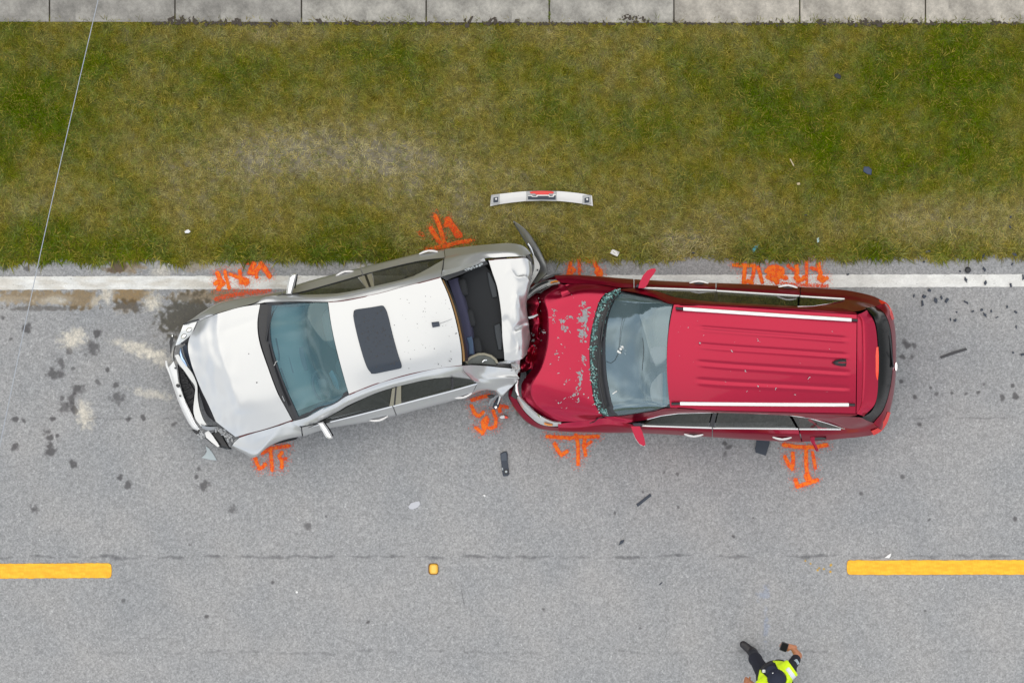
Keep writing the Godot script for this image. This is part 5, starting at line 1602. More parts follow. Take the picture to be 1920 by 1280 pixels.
	patch(car, "rear_quarter", R, [
		[1502, 538, .84, 1540, 540.5, .84, 1583, 543.5, .84, 1612, 548.5, .84, 1637, 554.8, .84, 1655, 563.5, .84, 1664, 571, .84],
		[1502, 547, 1.0, 1540, 550, 1.0, 1583, 553, .99, 1610, 556.5, .99, 1630, 561, .98, 1645, 567, .98, 1655, 572, .98],
		[1502, 555.5, 1.08, 1540, 558, 1.085, 1583, 561, 1.085, 1606, 563.5, 1.085, 1622, 567, 1.09, 1634, 571, 1.095, 1642, 575, 1.10],
		[1502, 573, 1.50, 1535, 572, 1.47, 1575, 565.5, 1.20, 1600, 571, 1.30, 1614, 573, 1.35, 1624, 574.5, 1.37, 1633, 575.5, 1.33],
		[1502, 578, 1.60, 1540, 580, 1.59, 1580, 583, 1.575, 1602, 583.5, 1.56, 1614, 582, 1.54, 1620, 580, 1.52, 1625, 578.5, 1.50]], 0.01, [1, 2], [], 4)
	patch(car, "rear_quarter", R, [
		[1505, 828, .84, 1540, 826, .84, 1583, 821.7, .84, 1612, 819, .84, 1637, 815, .84, 1648, 809.5, .84, 1656, 805, .84],
		[1502, 815, 1.0, 1540, 814.5, 1.0, 1583, 813, .99, 1610, 811, .99, 1628, 807.5, .98, 1640, 803, .98, 1649, 800, .98],
		[1499, 803.5, 1.08, 1540, 804, 1.085, 1584, 804.3, 1.085, 1606, 803.3, 1.085, 1620, 800.5, 1.09, 1630, 796.5, 1.095, 1638, 792.5, 1.10],
		[1499, 781, 1.50, 1520, 784.5, 1.47, 1560, 795.5, 1.22, 1588, 799, 1.20, 1604, 796, 1.26, 1616, 793, 1.30, 1627, 788.5, 1.31],
		[1499, 776, 1.60, 1525, 777.5, 1.59, 1565, 779.5, 1.575, 1590, 781, 1.56, 1603, 781.8, 1.54, 1611, 782.2, 1.52, 1616, 783, 1.50]], 0.01, [1, 2], [], 4)
	# pillars and the strip beside the roof
	patch(car, "roof_side", R, [
		[1160, 543, 1.085, 1192, 548, 1.22, 1228, 557, 1.40, 1264, 570, 1.595, 1345, 573, 1.65, 1470, 580.5, 1.655, 1607, 589, 1.615],
		[1172, 541.5, 1.085, 1200, 545, 1.19, 1232, 553, 1.36, 1268, 565.5, 1.545, 1345, 569.8, 1.62, 1470, 576.5, 1.63, 1604, 585, 1.585],
		[1186, 539.5, 1.07, 1208, 541.5, 1.13, 1238, 547.5, 1.27, 1270, 558, 1.43, 1345, 565.8, 1.53, 1470, 572.6, 1.54, 1580, 578, 1.52]], 0.01)
	patch(car, "roof_side", R, [
		[1132, 781, 1.07, 1160, 780.5, 1.10, 1194, 776, 1.265, 1228, 771, 1.43, 1258, 765, 1.595, 1345, 770, 1.65, 1470, 773, 1.655, 1606, 776, 1.615],
		[1150, 788, 1.06, 1176, 785, 1.09, 1206, 780.5, 1.21, 1236, 775.5, 1.37, 1266, 770.5, 1.53, 1345, 772.3, 1.61, 1470, 775.5, 1.62, 1604, 779, 1.585],
		[1172, 793, 1.05, 1192, 790, 1.09, 1214, 786, 1.17, 1240, 780, 1.30, 1270, 775.5, 1.42, 1345, 774, 1.53, 1460, 778, 1.54, 1560, 784, 1.50]], 0.01)
	# glass and bright trims
	patch(d1, "window", M["glass_dark"], [[1209, 540, 1.085, 1240, 541.5, 1.085, 1270, 542.7, 1.085, 1305, 544, 1.085, 1340, 545.3, 1.085], [1211, 541.5, 1.13, 1240, 548, 1.27, 1272, 558.5, 1.43, 1305, 562.8, 1.50, 1340, 565.5, 1.53]], 0.0)
	patch(d2, "window", M["glass_dark"], [[1346, 545.6, 1.085, 1390, 548.4, 1.085, 1430, 551, 1.085, 1470, 553.6, 1.085, 1496, 555.3, 1.085], [1346, 566, 1.53, 1390, 568.8, 1.535, 1430, 571, 1.54, 1470, 572.8, 1.54, 1496, 573.3, 1.54]], 0.0)
	patch(car, "quarter_window", M["glass_dark"], [[1500, 555.6, 1.087, 1525, 557.2, 1.09, 1552, 559, 1.09, 1582, 561, 1.095], [1500, 573.2, 1.53, 1525, 572.6, 1.515, 1552, 568.5, 1.38, 1584, 562.5, 1.15]], 0.0)
	patch(d3, "window", M["glass_dark"], [[1206, 796.5, 1.085, 1240, 798.5, 1.085, 1270, 799.6, 1.085, 1300, 800.6, 1.085, 1328, 801, 1.085], [1216, 786.5, 1.17, 1240, 780.3, 1.30, 1270, 775.8, 1.42, 1300, 774.3, 1.48, 1334, 773.8, 1.52]], 0.0)
	patch(d4, "window", M["glass_dark"], [[1341, 801, 1.085, 1380, 801.8, 1.085, 1420, 802.3, 1.085, 1460, 802.8, 1.085, 1494, 803, 1.085], [1347, 774, 1.53, 1380, 774.6, 1.535, 1420, 775.8, 1.54, 1455, 777.5, 1.53, 1480, 779.3, 1.52]], 0.0)
	patch(car, "quarter_window", M["glass_dark"], [[1499, 803.2, 1.09, 1525, 803.6, 1.09, 1552, 803.8, 1.09, 1580, 804, 1.095], [1486, 780, 1.52, 1514, 783.8, 1.48, 1545, 792.5, 1.32, 1580, 803, 1.12]], 0.0)
	patch(d3, "window_pillar", M["dark_trim"], [[1330, 801, 1.09, 1338, 801.2, 1.09], [1337, 773.8, 1.535, 1345, 774, 1.54]], 0.004)
	patch(d1, "window_pillar", M["dark_trim"], [[1340, 545.2, 1.09, 1346, 545.6, 1.09], [1340, 565.6, 1.535, 1346, 566, 1.535]], 0.004)
	for q in [[d1, 1208, 539.2, 1343, 544.6], [d2, 1344, 544.7, 1499, 554.8], [car, 1501, 555, 1584, 560.6], [d3, 1202, 797.6, 1335, 802], [d4, 1337, 802, 1497, 803.9], [car, 1499, 804, 1577, 804.4]]:
		tube(q[0], "window_trim", M["white_chrome"], [P(q[1], q[2], 1.08), P((q[1] + q[3]) / 2.0, (q[2] + q[4]) / 2.0, 1.085), P(q[3], q[4], 1.085)], [0.0125], 6)
	tube(car, "window_trim", M["chrome"], [P(1584, 804, 1.10), P(1552, 793.5, 1.32), P(1516, 783.2, 1.48), P(1480, 778.3, 1.53), P(1420, 774.8, 1.55), P(1345, 773, 1.54), P(1272, 774.9, 1.43), P(1240, 779.3, 1.31), P(1214, 786, 1.18)], [0.007], 5)
	tube(car, "window_trim", M["chrome"], [P(1584, 561.5, 1.12), P(1552, 569.5, 1.385), P(1525, 573.6, 1.52), P(1496, 574.3, 1.55)], [0.005], 5)
	# mirrors
	var m1 := slab(car, "mirror", R, [1197, 540, 1200, 528, 1206, 516, 1214, 507, 1222, 503.5, 1229, 503, 1230, 507, 1226, 514, 1219, 523, 1215, 532, 1209, 540], 1.05, 1.20, 0.028)
	patch(m1, "mirror_rim", M["white_chrome"], [[1207, 514, 1.16, 1213, 506.5, 1.16, 1221, 503, 1.16, 1229.5, 502.5, 1.16], [1209, 516, 1.19, 1214.5, 508.5, 1.19, 1222, 505, 1.19, 1230, 505, 1.19]], 0.004)
	slab(m1, "mirror_foot", M["blue_black"], [1191, 539, 1195, 532, 1204, 534, 1206, 540], 1.05, 1.13, 0.01)
	var m2 := slab(car, "mirror", R, [1183, 799, 1200, 799, 1205, 810, 1209, 824, 1210.5, 834, 1207, 836, 1199, 832, 1192, 822, 1187, 810], 1.05, 1.20, 0.028)
	patch(m2, "mirror_rim", M["white_chrome"], [[1188, 814, 1.16, 1193, 825, 1.16, 1200, 833.5, 1.16, 1209.5, 837, 1.16], [1190, 813, 1.19, 1195, 823, 1.19, 1201, 830.5, 1.19, 1209.5, 834, 1.19]], 0.004)
	slab(m2, "mirror_foot", M["blue_black"], [1186, 793, 1202, 792, 1205, 799, 1190, 801], 1.05, 1.12, 0.01)
	handle(d1, M["handle_chrome"], 1311, 529.5, 0.02, .93, -1.0)
	handle(d2, M["handle_chrome"], 1478, 537.5, 0.045, .93, -1.0)
	handle(d3, M["handle_chrome"], 1301, 815, 0.02, .93, 1.0)
	handle(d4, M["handle_chrome"], 1467, 820.5, 0.015, .93, 1.0)
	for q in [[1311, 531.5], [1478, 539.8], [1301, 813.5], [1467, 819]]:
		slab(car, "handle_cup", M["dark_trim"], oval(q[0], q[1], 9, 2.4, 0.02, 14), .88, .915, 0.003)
	# sprung fuel flap
	slab(car, "fuel_recess_shade", M["black_plastic"], oval(1537, 822, 13, 3.2, 0.0, 16), .86, .93, 0.004)  # solid black oval stands for the shade inside the filler hollow
	patch(car, "fuel_flap", R, [[1521, 815.5, .95, 1525, 815, .95, 1530, 816, .95], [1520, 826, .92, 1524, 827, .92, 1528, 826, .92], [1526, 836, .88, 1530, 838, .88, 1532, 836, .88], [1530, 845, .84, 1533, 846, .84, 1535, 842, .84]], 0.01)
	# front lamps and bumper
	var hl := patch(car, "headlight", M["lamp_clear"], [
		[986, 562, .76, 1000, 551, .80, 1018, 540.5, .86, 1036, 533.5, .92, 1050, 531, .94],
		[985, 556, .70, 998, 545, .74, 1014, 535, .78, 1032, 528.5, .84, 1048, 527.5, .90],
		[986, 548, .60, 998, 538, .62, 1012, 530, .66, 1030, 524.5, .74, 1047, 524.5, .84]], 0.015)
	patch(hl, "lamp_edge", M["dark_trim"], [[986, 554, .705, 998, 543.5, .745, 1013, 533.5, .785, 1028, 528, .83], [986, 550.5, .64, 998, 540, .66, 1012, 531.5, .70, 1027, 526, .76]], 0.004)
	patch(hl, "lamp_strip", M["chrome"], [[990, 560.5, .79, 1003, 549.5, .83, 1016, 542, .87, 1026, 537.5, .90], [989, 557.5, .75, 1002, 546.5, .785, 1014, 539, .82, 1025, 534, .86]], 0.004)
	patch(hl, "indicator", M["lamp_amber"], [[1032, 531, .905, 1040, 528.6, .925, 1047, 528.4, .93], [1033, 528, .87, 1040, 526, .89, 1046, 526, .90]], 0.004)
	var h2 := patch(car, "headlight", M["lamp_clear"], [
		[972, 741, .80, 984, 753, .84, 1000, 769, .87, 1018, 782, .89, 1036, 790.5, .91, 1052, 792.5, .93],
		[970, 745, .74, 981, 760, .78, 997, 776, .80, 1014, 789, .82, 1033, 796, .85, 1052, 796, .89],
		[970, 750, .66, 980, 766, .69, 994, 781, .71, 1011, 794, .74, 1031, 799, .80, 1052, 798.5, .86]], 0.015)
	patch(h2, "lamp_edge", M["dark_trim"], [[971, 743, .765, 982, 757.5, .80, 998, 774, .82, 1014, 786.5, .84], [970.5, 745.5, .735, 981, 760.5, .77, 997, 776.8, .79, 1013, 789, .81]], 0.004)
	patch(h2, "lamp_strip", M["chrome"], [[975, 744, .83, 988, 757.5, .865, 1001, 770, .885, 1015, 780.5, .90], [977, 750, .81, 989, 763, .845, 1003, 775.5, .865, 1014, 784, .88]], 0.004)
	patch(h2, "indicator", M["lamp_amber"], [[1020, 792, .865, 1028, 794.5, .875, 1036, 795.2, .885], [1021, 796, .82, 1028, 798, .83, 1036, 798.5, .84]], 0.004)
	tube(car, "grille_chrome", M["white_chrome"], [P(971, 713, .78), P(968.5, 722, .80), P(969, 732, .81), P(972, 741, .81)], [0.013, 0.018, 0.02, 0.014], 8)
	patch(car, "front_bumper", R, [
		[1050, 801, .80, 1031, 800, .78, 1011, 795, .73, 994, 782.5, .70, 980, 767.5, .68, 970, 751.5, .65, 968, 738, .64, 975, 700, .60, 985, 655, .58, 986, 600, .58, 984, 560, .58, 998, 539, .60, 1012, 530.5, .64, 1030, 524.5, .72, 1046, 521, .78],
		[1050, 808.3, .70, 1030, 807, .66, 1008, 802.5, .62, 988, 791.5, .60, 972, 775, .58, 958, 754, .55, 953, 736, .54, 965, 700, .50, 976, 655, .48, 978, 600, .48, 979, 555, .48, 994, 535, .50, 1008, 526, .54, 1026, 519.5, .60, 1046, 516, .70],
		[1050, 805, .36, 1030, 804, .34, 1009, 799, .32, 990, 788, .30, 975, 772, .30, 962, 752, .28, 957, 736, .28, 968, 700, .28, 979, 655, .28, 981, 600, .28, 982, 557, .28, 997, 538, .30, 1010, 529, .32, 1028, 522.5, .34, 1046, 519, .36]], 0.012, [1], [], 4)
	slab(car, "bumper_shard", M["black_plastic"], [1012, 528, 1024, 518, 1042, 513.5, 1054, 513, 1040, 518, 1024, 524], .66, .72, 0.006)
	slab(car, "lamp_gap", M["black_plastic"], [958, 742, 962, 728, 970, 712, 970, 735, 973, 748, 966, 748], .58, .68, 0.008)
	slab(car, "silver_flake", M["pale_grey"], [990, 594, 998, 592, 1008, 588.5, 1009, 590.5, 1000, 596, 992, 597.5], .93, .95, 0.002)
	# seams
	tube(car, "wing_seam", M["dark_inside"], [P(1131, 781, 1.078), P(1122, 784, 1.05), P(1114, 791, 1.0), P(1106, 793, .96)], [0.005], 5)
	for q in [[1098, 528, .33, -1.0], [1098, 797, .33, 1.0], [1515, 553, .33, -1.0], [1512, 803, .33, 1.0]]:
		wheel(car, P(q[0], q[1], q[2]) - Vector3(0, 0, q[3] * 0.06), Vector3(0, 0, q[3]), 0.35, 0.115)

func rail_mesh(pts: Array, h: float, half: float) -> ArrayMesh:
	var st := SurfaceTool.new()
	st.begin(Mesh.PRIMITIVE_TRIANGLES)
	st.set_smooth_group(-1)
	var prof := [Vector2(-half, -0.06), Vector2(-half, -0.008), Vector2(-half * 0.7, 0), Vector2(half * 0.7, 0), Vector2(half, -0.008), Vector2(half, -0.06)]
	var c := []
	for p in pts:
		c.append(P(p[0], p[1], h))
	var n := 12
	var ring := []
	for i in n + 1:
		var f := float(i) / n
		var a: Vector3 = along(c, f)
		var drop := -0.03 * pow(absf(f * 2.0 - 1.0), 6.0)
		var r := []
		for q in prof:
			r.append(a - org + Vector3(0, q.y + drop, q.x))
		ring.append(r)
	for i in n:
		for k in prof.size() - 1:
			for e in [[i, k], [i + 1, k], [i + 1, k + 1], [i, k], [i + 1, k + 1], [i, k + 1]]:
				st.add_vertex(ring[e[0]][e[1]])
	for e in [0, n]:
		for k in [[0, 1, 2], [0, 2, 3], [0, 3, 4], [0, 4, 5]]:
			for x in k:
				st.add_vertex(ring[e][x])
	st.generate_normals()
	return st.commit()
# ---------------------------------------------------------------- bodies: joined tapered capsules, meshed as surface nets
func nets(st: SurfaceTool, bones: Array, cell: float, grow := 0.0, blend := 0.03, cut = null) -> void:
	var lo := Vector3(1e9, 1e9, 1e9)
	var hi := -lo
	for b in bones:
		var r: float = maxf(b[2], b[3]) + grow + cell * 3.0
		lo = lo.min((b[0] as Vector3).min(b[1]) - Vector3.ONE * r)
		hi = hi.max((b[0] as Vector3).max(b[1]) + Vector3.ONE * r)
	var nx := int((hi.x - lo.x) / cell) + 2
	var ny := int((hi.y - lo.y) / cell) + 2
	var nz := int((hi.z - lo.z) / cell) + 2
	var f := PackedFloat32Array()
	f.resize(nx * ny * nz)
	f.fill(0.2)
	for b in bones:
		var a: Vector3 = b[0]
		var e: Vector3 = b[1]
		var ra: float = b[2] + grow
		var rb: float = b[3] + grow
		var sq: Vector3 = b[4] if b.size() > 4 else Vector3.ONE
		var m := maxf(ra, rb) * maxf(sq.x, maxf(sq.y, sq.z)) + blend + cell * 2.0
		var l := ((a.min(e) - Vector3.ONE * m - lo) / cell).floor()
		var h := ((a.max(e) + Vector3.ONE * m - lo) / cell).ceil()
		var ab := e - a
		var len2 := maxf(ab.length_squared(), 1e-9)
		for i in range(maxi(0, int(l.x)), mini(nx, int(h.x) + 1)):
			for j in range(maxi(0, int(l.y)), mini(ny, int(h.y) + 1)):
				for k in range(maxi(0, int(l.z)), mini(nz, int(h.z) + 1)):
					var p := lo + Vector3(i, j, k) * cell
					var t := clampf((p - a).dot(ab) / len2, 0.0, 1.0)
					var v := (p - (a + ab * t)) / sq
					var d := v.length() - lerpf(ra, rb, t)
					var at := (i * ny + j) * nz + k
					var o := f[at]
					var w := maxf(blend - absf(o - d), 0.0) / blend
					f[at] = minf(o, d) - w * w * blend * 0.25
	if cut != null:
		for i in nx:
			for j in ny:
				for k in nz:
					var at := (i * ny + j) * nz + k
					if f[at] < 0.06:
						f[at] = maxf(f[at], cut.call(lo + Vector3(i, j, k) * cell))
	var index := {}
	var verts := []
	for i in nx - 1:
		for j in ny - 1:
			for k in nz - 1:
				var at := (i * ny + j) * nz + k
				if absf(f[at]) > cell * 2.0:
					continue
				var c := Vector3.ZERO
				var n := 0
				for ed in [[0, 1], [2, 3], [4, 5], [6, 7], [0, 2], [1, 3], [4, 6], [5, 7], [0, 4], [1, 5], [2, 6], [3, 7]]:
					var p0: int = ed[0]
					var p1: int = ed[1]
					var v0 := f[at + (p0 & 1) + ((p0 >> 1) & 1) * nz + (p0 >> 2) * ny * nz]
					var v1 := f[at + (p1 & 1) + ((p1 >> 1) & 1) * nz + (p1 >> 2) * ny * nz]
					if (v0 < 0.0) != (v1 < 0.0):
						var t := v0 / (v0 - v1)
						c += Vector3(p0 >> 2, (p0 >> 1) & 1, p0 & 1).lerp(Vector3(p1 >> 2, (p1 >> 1) & 1, p1 & 1), t)
						n += 1
				if n:
					index[at] = verts.size()
					verts.append(lo + (Vector3(i, j, k) + c / n) * cell)
	st.set_smooth_group(0)
	for at in index:
		var k: int = at % nz
		var j: int = (at / nz) % ny
		var i: int = at / (nz * ny)
		var inside := f[at] < 0.0
		for q in [[ny * nz, nz, 1, i, j, k], [nz, 1, ny * nz, j, k, i], [1, ny * nz, nz, k, i, j]]:
			if q[4] < 1 or q[5] < 1:
				continue
			if inside == (f[at + q[0]] < 0.0):
				continue
			var a0: int = at
			var a1: int = at - q[1]
			var a2: int = at - q[1] - q[2]
			var a3: int = at - q[2]
			if not (index.has(a1) and index.has(a2) and index.has(a3)):
				continue
			var quad := [verts[index[a0]], verts[index[a1]], verts[index[a2]], verts[index[a3]]]
			if not inside:
				quad.reverse()
			for x in [0, 2, 1, 0, 3, 2]:
				st.add_vertex(quad[x] - org)

func body(parent: Node3D, called: String, m: Material, bones: Array, cell: float, grow := 0.0, blend := 0.03, cut = null) -> MeshInstance3D:
	var st := SurfaceTool.new()
	st.begin(Mesh.PRIMITIVE_TRIANGLES)
	nets(st, bones, cell, grow, blend, cut)
	st.generate_normals()
	return put(parent, called, st.commit(), m)

func build_person() -> void:
	var p := thing("person", P(1450, 1270, 0), "walking person in navy uniform, cap and yellow vest, holding a black device", "person")
	var f := Vector3(-0.58, 0, -0.815)          # the way the person faces
	var r := f.cross(Vector3.UP).normalized()   # the person's right
	var U := Vector3.UP
	var hip := P(1450.5, 1265, 0.95)
	var chest := hip + U * 0.36 + f * 0.02
	var neck := hip + U * 0.55 + f * 0.03
	var head := hip + U * 0.72 + f * 0.085
	var sr := neck + r * 0.185 - U * 0.05
	var sl := neck - r * 0.185 - U * 0.05
	var er := P(1497, 1229, 1.16)
	var hr := P(1486, 1213, 1.21)
	var el := P(1424, 1289, 1.12)
	var hl := P(1406, 1279, 0.92)
	var hipr := hip + r * 0.09 - U * 0.05
	var hipl := hip - r * 0.09 - U * 0.05
	var footl := P(1412, 1223, 0.09)
	var kneel := hipl.lerp(footl, 0.5) + f * 0.10 + U * 0.03
	var footr := hip + r * 0.10 - f * 0.34
	footr.y = 0.10
	var kneer := hipr.lerp(footr, 0.48) + f * 0.09
	var torso := [[hip, chest, 0.125, 0.135, Vector3(1.15, 1, 1.15)], [chest, neck - U * 0.06, 0.135, 0.09, Vector3(1.1, 1, 1.1)], [sr, sl, 0.075, 0.075], [chest + r * 0.08, chest - r * 0.08, 0.115, 0.115], [hipr, hipl, 0.115, 0.115]]
	var legs := [[hipr, kneer, 0.092, 0.062], [kneer, footr, 0.062, 0.042], [hipl, kneel, 0.092, 0.062], [kneel, footl, 0.062, 0.042], [hipr, hipl, 0.115, 0.115]]
	var skull := [[head, head + U * 0.05 - f * 0.02, 0.088, 0.090], [head - U * 0.05 + f * 0.03, head - U * 0.09 + f * 0.055, 0.062, 0.042], [neck - U * 0.02, head - U * 0.06, 0.055, 0.052],
		[head + f * 0.088 - U * 0.005, head + f * 0.108 - U * 0.03, 0.010, 0.014], [head + r * 0.088 - U * 0.01, head + r * 0.092 - U * 0.04, 0.016, 0.012], [head - r * 0.088 - U * 0.01, head - r * 0.092 - U * 0.04, 0.016, 0.012]]
	var arms := [[sr, er, 0.055, 0.042], [er, hr, 0.052, 0.038], [sl, el, 0.055, 0.042], [el, hl, 0.042, 0.029]]
	# one skin: head, neck, arms, legs, trunk; hands on finer grids in the same mesh
	var st := SurfaceTool.new()
	st.begin(Mesh.PRIMITIVE_TRIANGLES)
	nets(st, torso + legs + arms + [[neck - U * 0.08, head - U * 0.05, 0.06, 0.052]], 0.017, -0.006)
	nets(st, skull, 0.008, 0.0, 0.025)
	for s in [[er, hr, 1.0], [el, hl, -1.0]]:
		var wrist: Vector3 = s[1]
		var d: Vector3 = (wrist - (s[0] as Vector3)).normalized() if s[2] < 0.0 else Vector3(-0.95, 0.05, -0.12).normalized()
		var side = d.cross(U).normalized() * s[2]
		var down = side.cross(d).normalized()
		if down.y > 0.0:
			down = -down
		var palm := wrist + d * 0.05
		var bones := [[wrist - d * 0.03, wrist, 0.029, 0.025], [wrist + side * 0.012, palm + side * 0.024 + d * 0.03, 0.020, 0.016], [wrist - side * 0.012, palm - side * 0.024 + d * 0.03, 0.020, 0.016], [palm, palm + d * 0.03, 0.022, 0.017]]
		var lens := [0.066, 0.078, 0.074, 0.058]
		var curl := 0.9 if s[2] > 0.0 else 0.35
		for k in 4:
			var o: Vector3 = palm + d * 0.038 + side * (-0.03 + 0.02 * k)
			var l: float = lens[k]
			var d1 = (d + down * curl * 0.5).normalized()
			var d2 = (d + down * curl * 1.6).normalized()
			var k1 = o + d1 * l * 0.45
			bones.append([o, k1, 0.0092, 0.0085])
			bones.append([k1, k1 + d2 * l * 0.55, 0.0085, 0.0068])
		var t0: Vector3 = wrist + d * 0.02 - side * 0.022
		var t1: Vector3 = t0 + (d * 0.7 - side * 0.7 + down * 0.3).normalized() * 0.038
		bones.append([t0, t1, 0.014, 0.010])
		bones.append([t1, t1 + (d - side * 0.2 + down * 0.4).normalized() * 0.028, 0.010, 0.0075])
		nets(st, bones, 0.005, 0.0, 0.008)
	st.generate_normals()
	put(p, "body", st.commit(), M["skin"])
	body(p, "trousers", M["uniform"], legs, 0.016, 0.014, 0.04, func(q: Vector3) -> float: return maxf(q.y - hip.y - 0.03, 0.13 - q.y))
	var shirt_bones := torso + [[sr, sr.lerp(er, 0.72), 0.058, 0.050], [sl, sl.lerp(el, 0.72), 0.058, 0.050]]
	body(p, "shirt", M["uniform"], shirt_bones, 0.015, 0.012, 0.04, func(q: Vector3) -> float: return maxf(hip.y - 0.06 - q.y, q.y - neck.y - 0.05))
	# vest: open down the front and at the sides, over the shoulders
	var vb := torso.slice(0, 4) + [[sr + r * 0.03, sl - r * 0.03, 0.074, 0.074]]
	var vest := body(p, "vest", M["hi_vis"], vb, 0.013, 0.030, 0.04, func(q: Vector3) -> float:
		var v := q - neck
		var ahead := v.dot(f)
		var across := absf(v.dot(r))
		var c := maxf(hip.y + 0.02 - q.y, 0.112 - Vector2(v.x, v.z).length() if v.y > -0.05 else -0.1)
		var opening := (0.055 + 0.30 * maxf(0.0, ahead)) - across
		if ahead > -0.02:
			c = maxf(c, minf(opening, 0.05))
		return maxf(c, across - 0.235))
	body(vest, "reflective_band", M["reflective"], vb, 0.011, 0.035, 0.04, func(q: Vector3) -> float:
		var v := q - neck
		return maxf(maxf(absf(absf(v.dot(r)) - 0.175) - 0.028, -v.y - 0.16), v.dot(f) - 0.05))
	# lettering across the back of the vest
	var tm := TextMesh.new()
	tm.text = "POLICE"
	var sf := SystemFont.new()
	sf.font_names = PackedStringArray(["Droid Sans"])
	sf.font_weight = 700
	tm.font = sf
	tm.font_size = 32
	tm.pixel_size = 0.0024
	tm.depth = 0.004
	var tx := put(vest, "lettering", tm, M["uniform"])
	var bz := (-f * 0.66 + U * 0.75).normalized()
	tx.transform = Transform3D(Basis(r, bz.cross(r).normalized(), bz), neck - f * 0.172 - U * 0.055 - org)
	# cap with peak
	var cap := body(p, "cap", M["cap_cloth"], [[head + U * 0.035 - f * 0.008, head + U * 0.06 - f * 0.015, 0.111, 0.102]], 0.009, 0.0, 0.02, func(q: Vector3) -> float: return head.y + 0.022 - q.y)
	var pk := []
	for q in [[0.085, -0.075], [0.115, -0.068], [0.148, -0.045], [0.160, 0.0], [0.148, 0.045], [0.115, 0.068], [0.085, 0.075], [0.09, 0.0]]:
		var w = head + U * 0.03 + f * q[0] + r * q[1]
		var kk = PPM / (1.0 - w.y / EYE)
		pk.append_array([w.x * kk + 960.0, w.z * kk + 640.0])
	slab(cap, "peak", M["cap_cloth"], pk, head.y + 0.022, head.y + 0.034, 0.004)
	var bd := head + U * 0.09 + f * 0.07
	pillow(cap, "badge", M["reflective"], bd, Vector3(0.014, 0.014, 0.014))
	# arm patch, belt gear, chest badge, device
	var amid := sr.lerp(er, 0.45) + (r * 0.5 + U * 0.8).normalized() * 0.064
	pillow(p, "sleeve_patch", M["badge"], amid, Vector3(0.032, 0.012, 0.036), 0.5, 0.45)
	pillow(p, "chest_badge", M["reflective"], chest + f * 0.158 - r * 0.07 + U * 0.07, Vector3(0.02, 0.022, 0.02))
	tube(p, "belt", M["boot"], belt_path(hip, f, r), [0.022], 6)
	pillow(p, "radio", M["boot"], hip - r * 0.16 + f * 0.10 + U * 0.30, Vector3(0.035, 0.07, 0.03), 0.4)
	pillow(p, "radio_clip", M["reflective"], hip - r * 0.15 + f * 0.12 + U * 0.38, Vector3(0.022, 0.014, 0.012), 0.4)
	for s in [[footl, (f * 0.95 - r * 0.25).normalized(), 0.25], [footr, f, -0.35]]:
		var a: Vector3 = s[0]
		var d: Vector3 = s[1]
		var tip: Vector3 = a + d * 0.16 + U * (0.09 * s[2]) - U * 0.045
		body(p, "boot", M["boot"], [[a + U * 0.10, a, 0.052, 0.052], [a - d * 0.045 - U * 0.035, tip, 0.042, 0.036], [a, tip - d * 0.03, 0.05, 0.036]], 0.011, 0.004, 0.03, func(q: Vector3) -> float: return 0.004 - q.y)
	# the device in the person's hand is a thing of its own
	var dv := hr + Vector3(-0.10, 0.012, -0.005)
	var g := thing("handheld_device", dv, "black handheld device held up in the walking person's fingers", "device")
	mid = dv
	var turn := -0.35
	pillow(g, "case", M["black_plastic"], dv, Vector3(0.046, 0.016, 0.055), turn, 0.15, 8.0)
	pillow(g, "screen", M["glass_black"], dv + U * 0.012, Vector3(0.038, 0.008, 0.045), turn, 0.15, 8.0)

func belt_path(hip: Vector3, f: Vector3, r: Vector3) -> Array:
	var out := []
	for i in 25:
		var a := TAU * i / 24.0
		out.append(hip + r * cos(a) * 0.185 + f * sin(a) * 0.152 + Vector3(0, 0.02, 0))
	return out
# ---------------------------------------------------------------- debris, cable, trees
func bit(called: String, m: Material, poly: Array, h0: float, h1: float, label: String, category: String, bevel := 0.003, tilt := Vector2.ZERO, group := "") -> MeshInstance3D:
	var c := Vector2.ZERO
	for i in range(0, poly.size(), 2):
		c += Vector2(poly[i], poly[i + 1])
	c /= poly.size() / 2.0
	org = P(c.x, c.y, 0)
	var o := slab(self, called, m, poly, h0, h1, bevel, tilt)
	o.position = org
	tag(o, label, category, group)
	return o

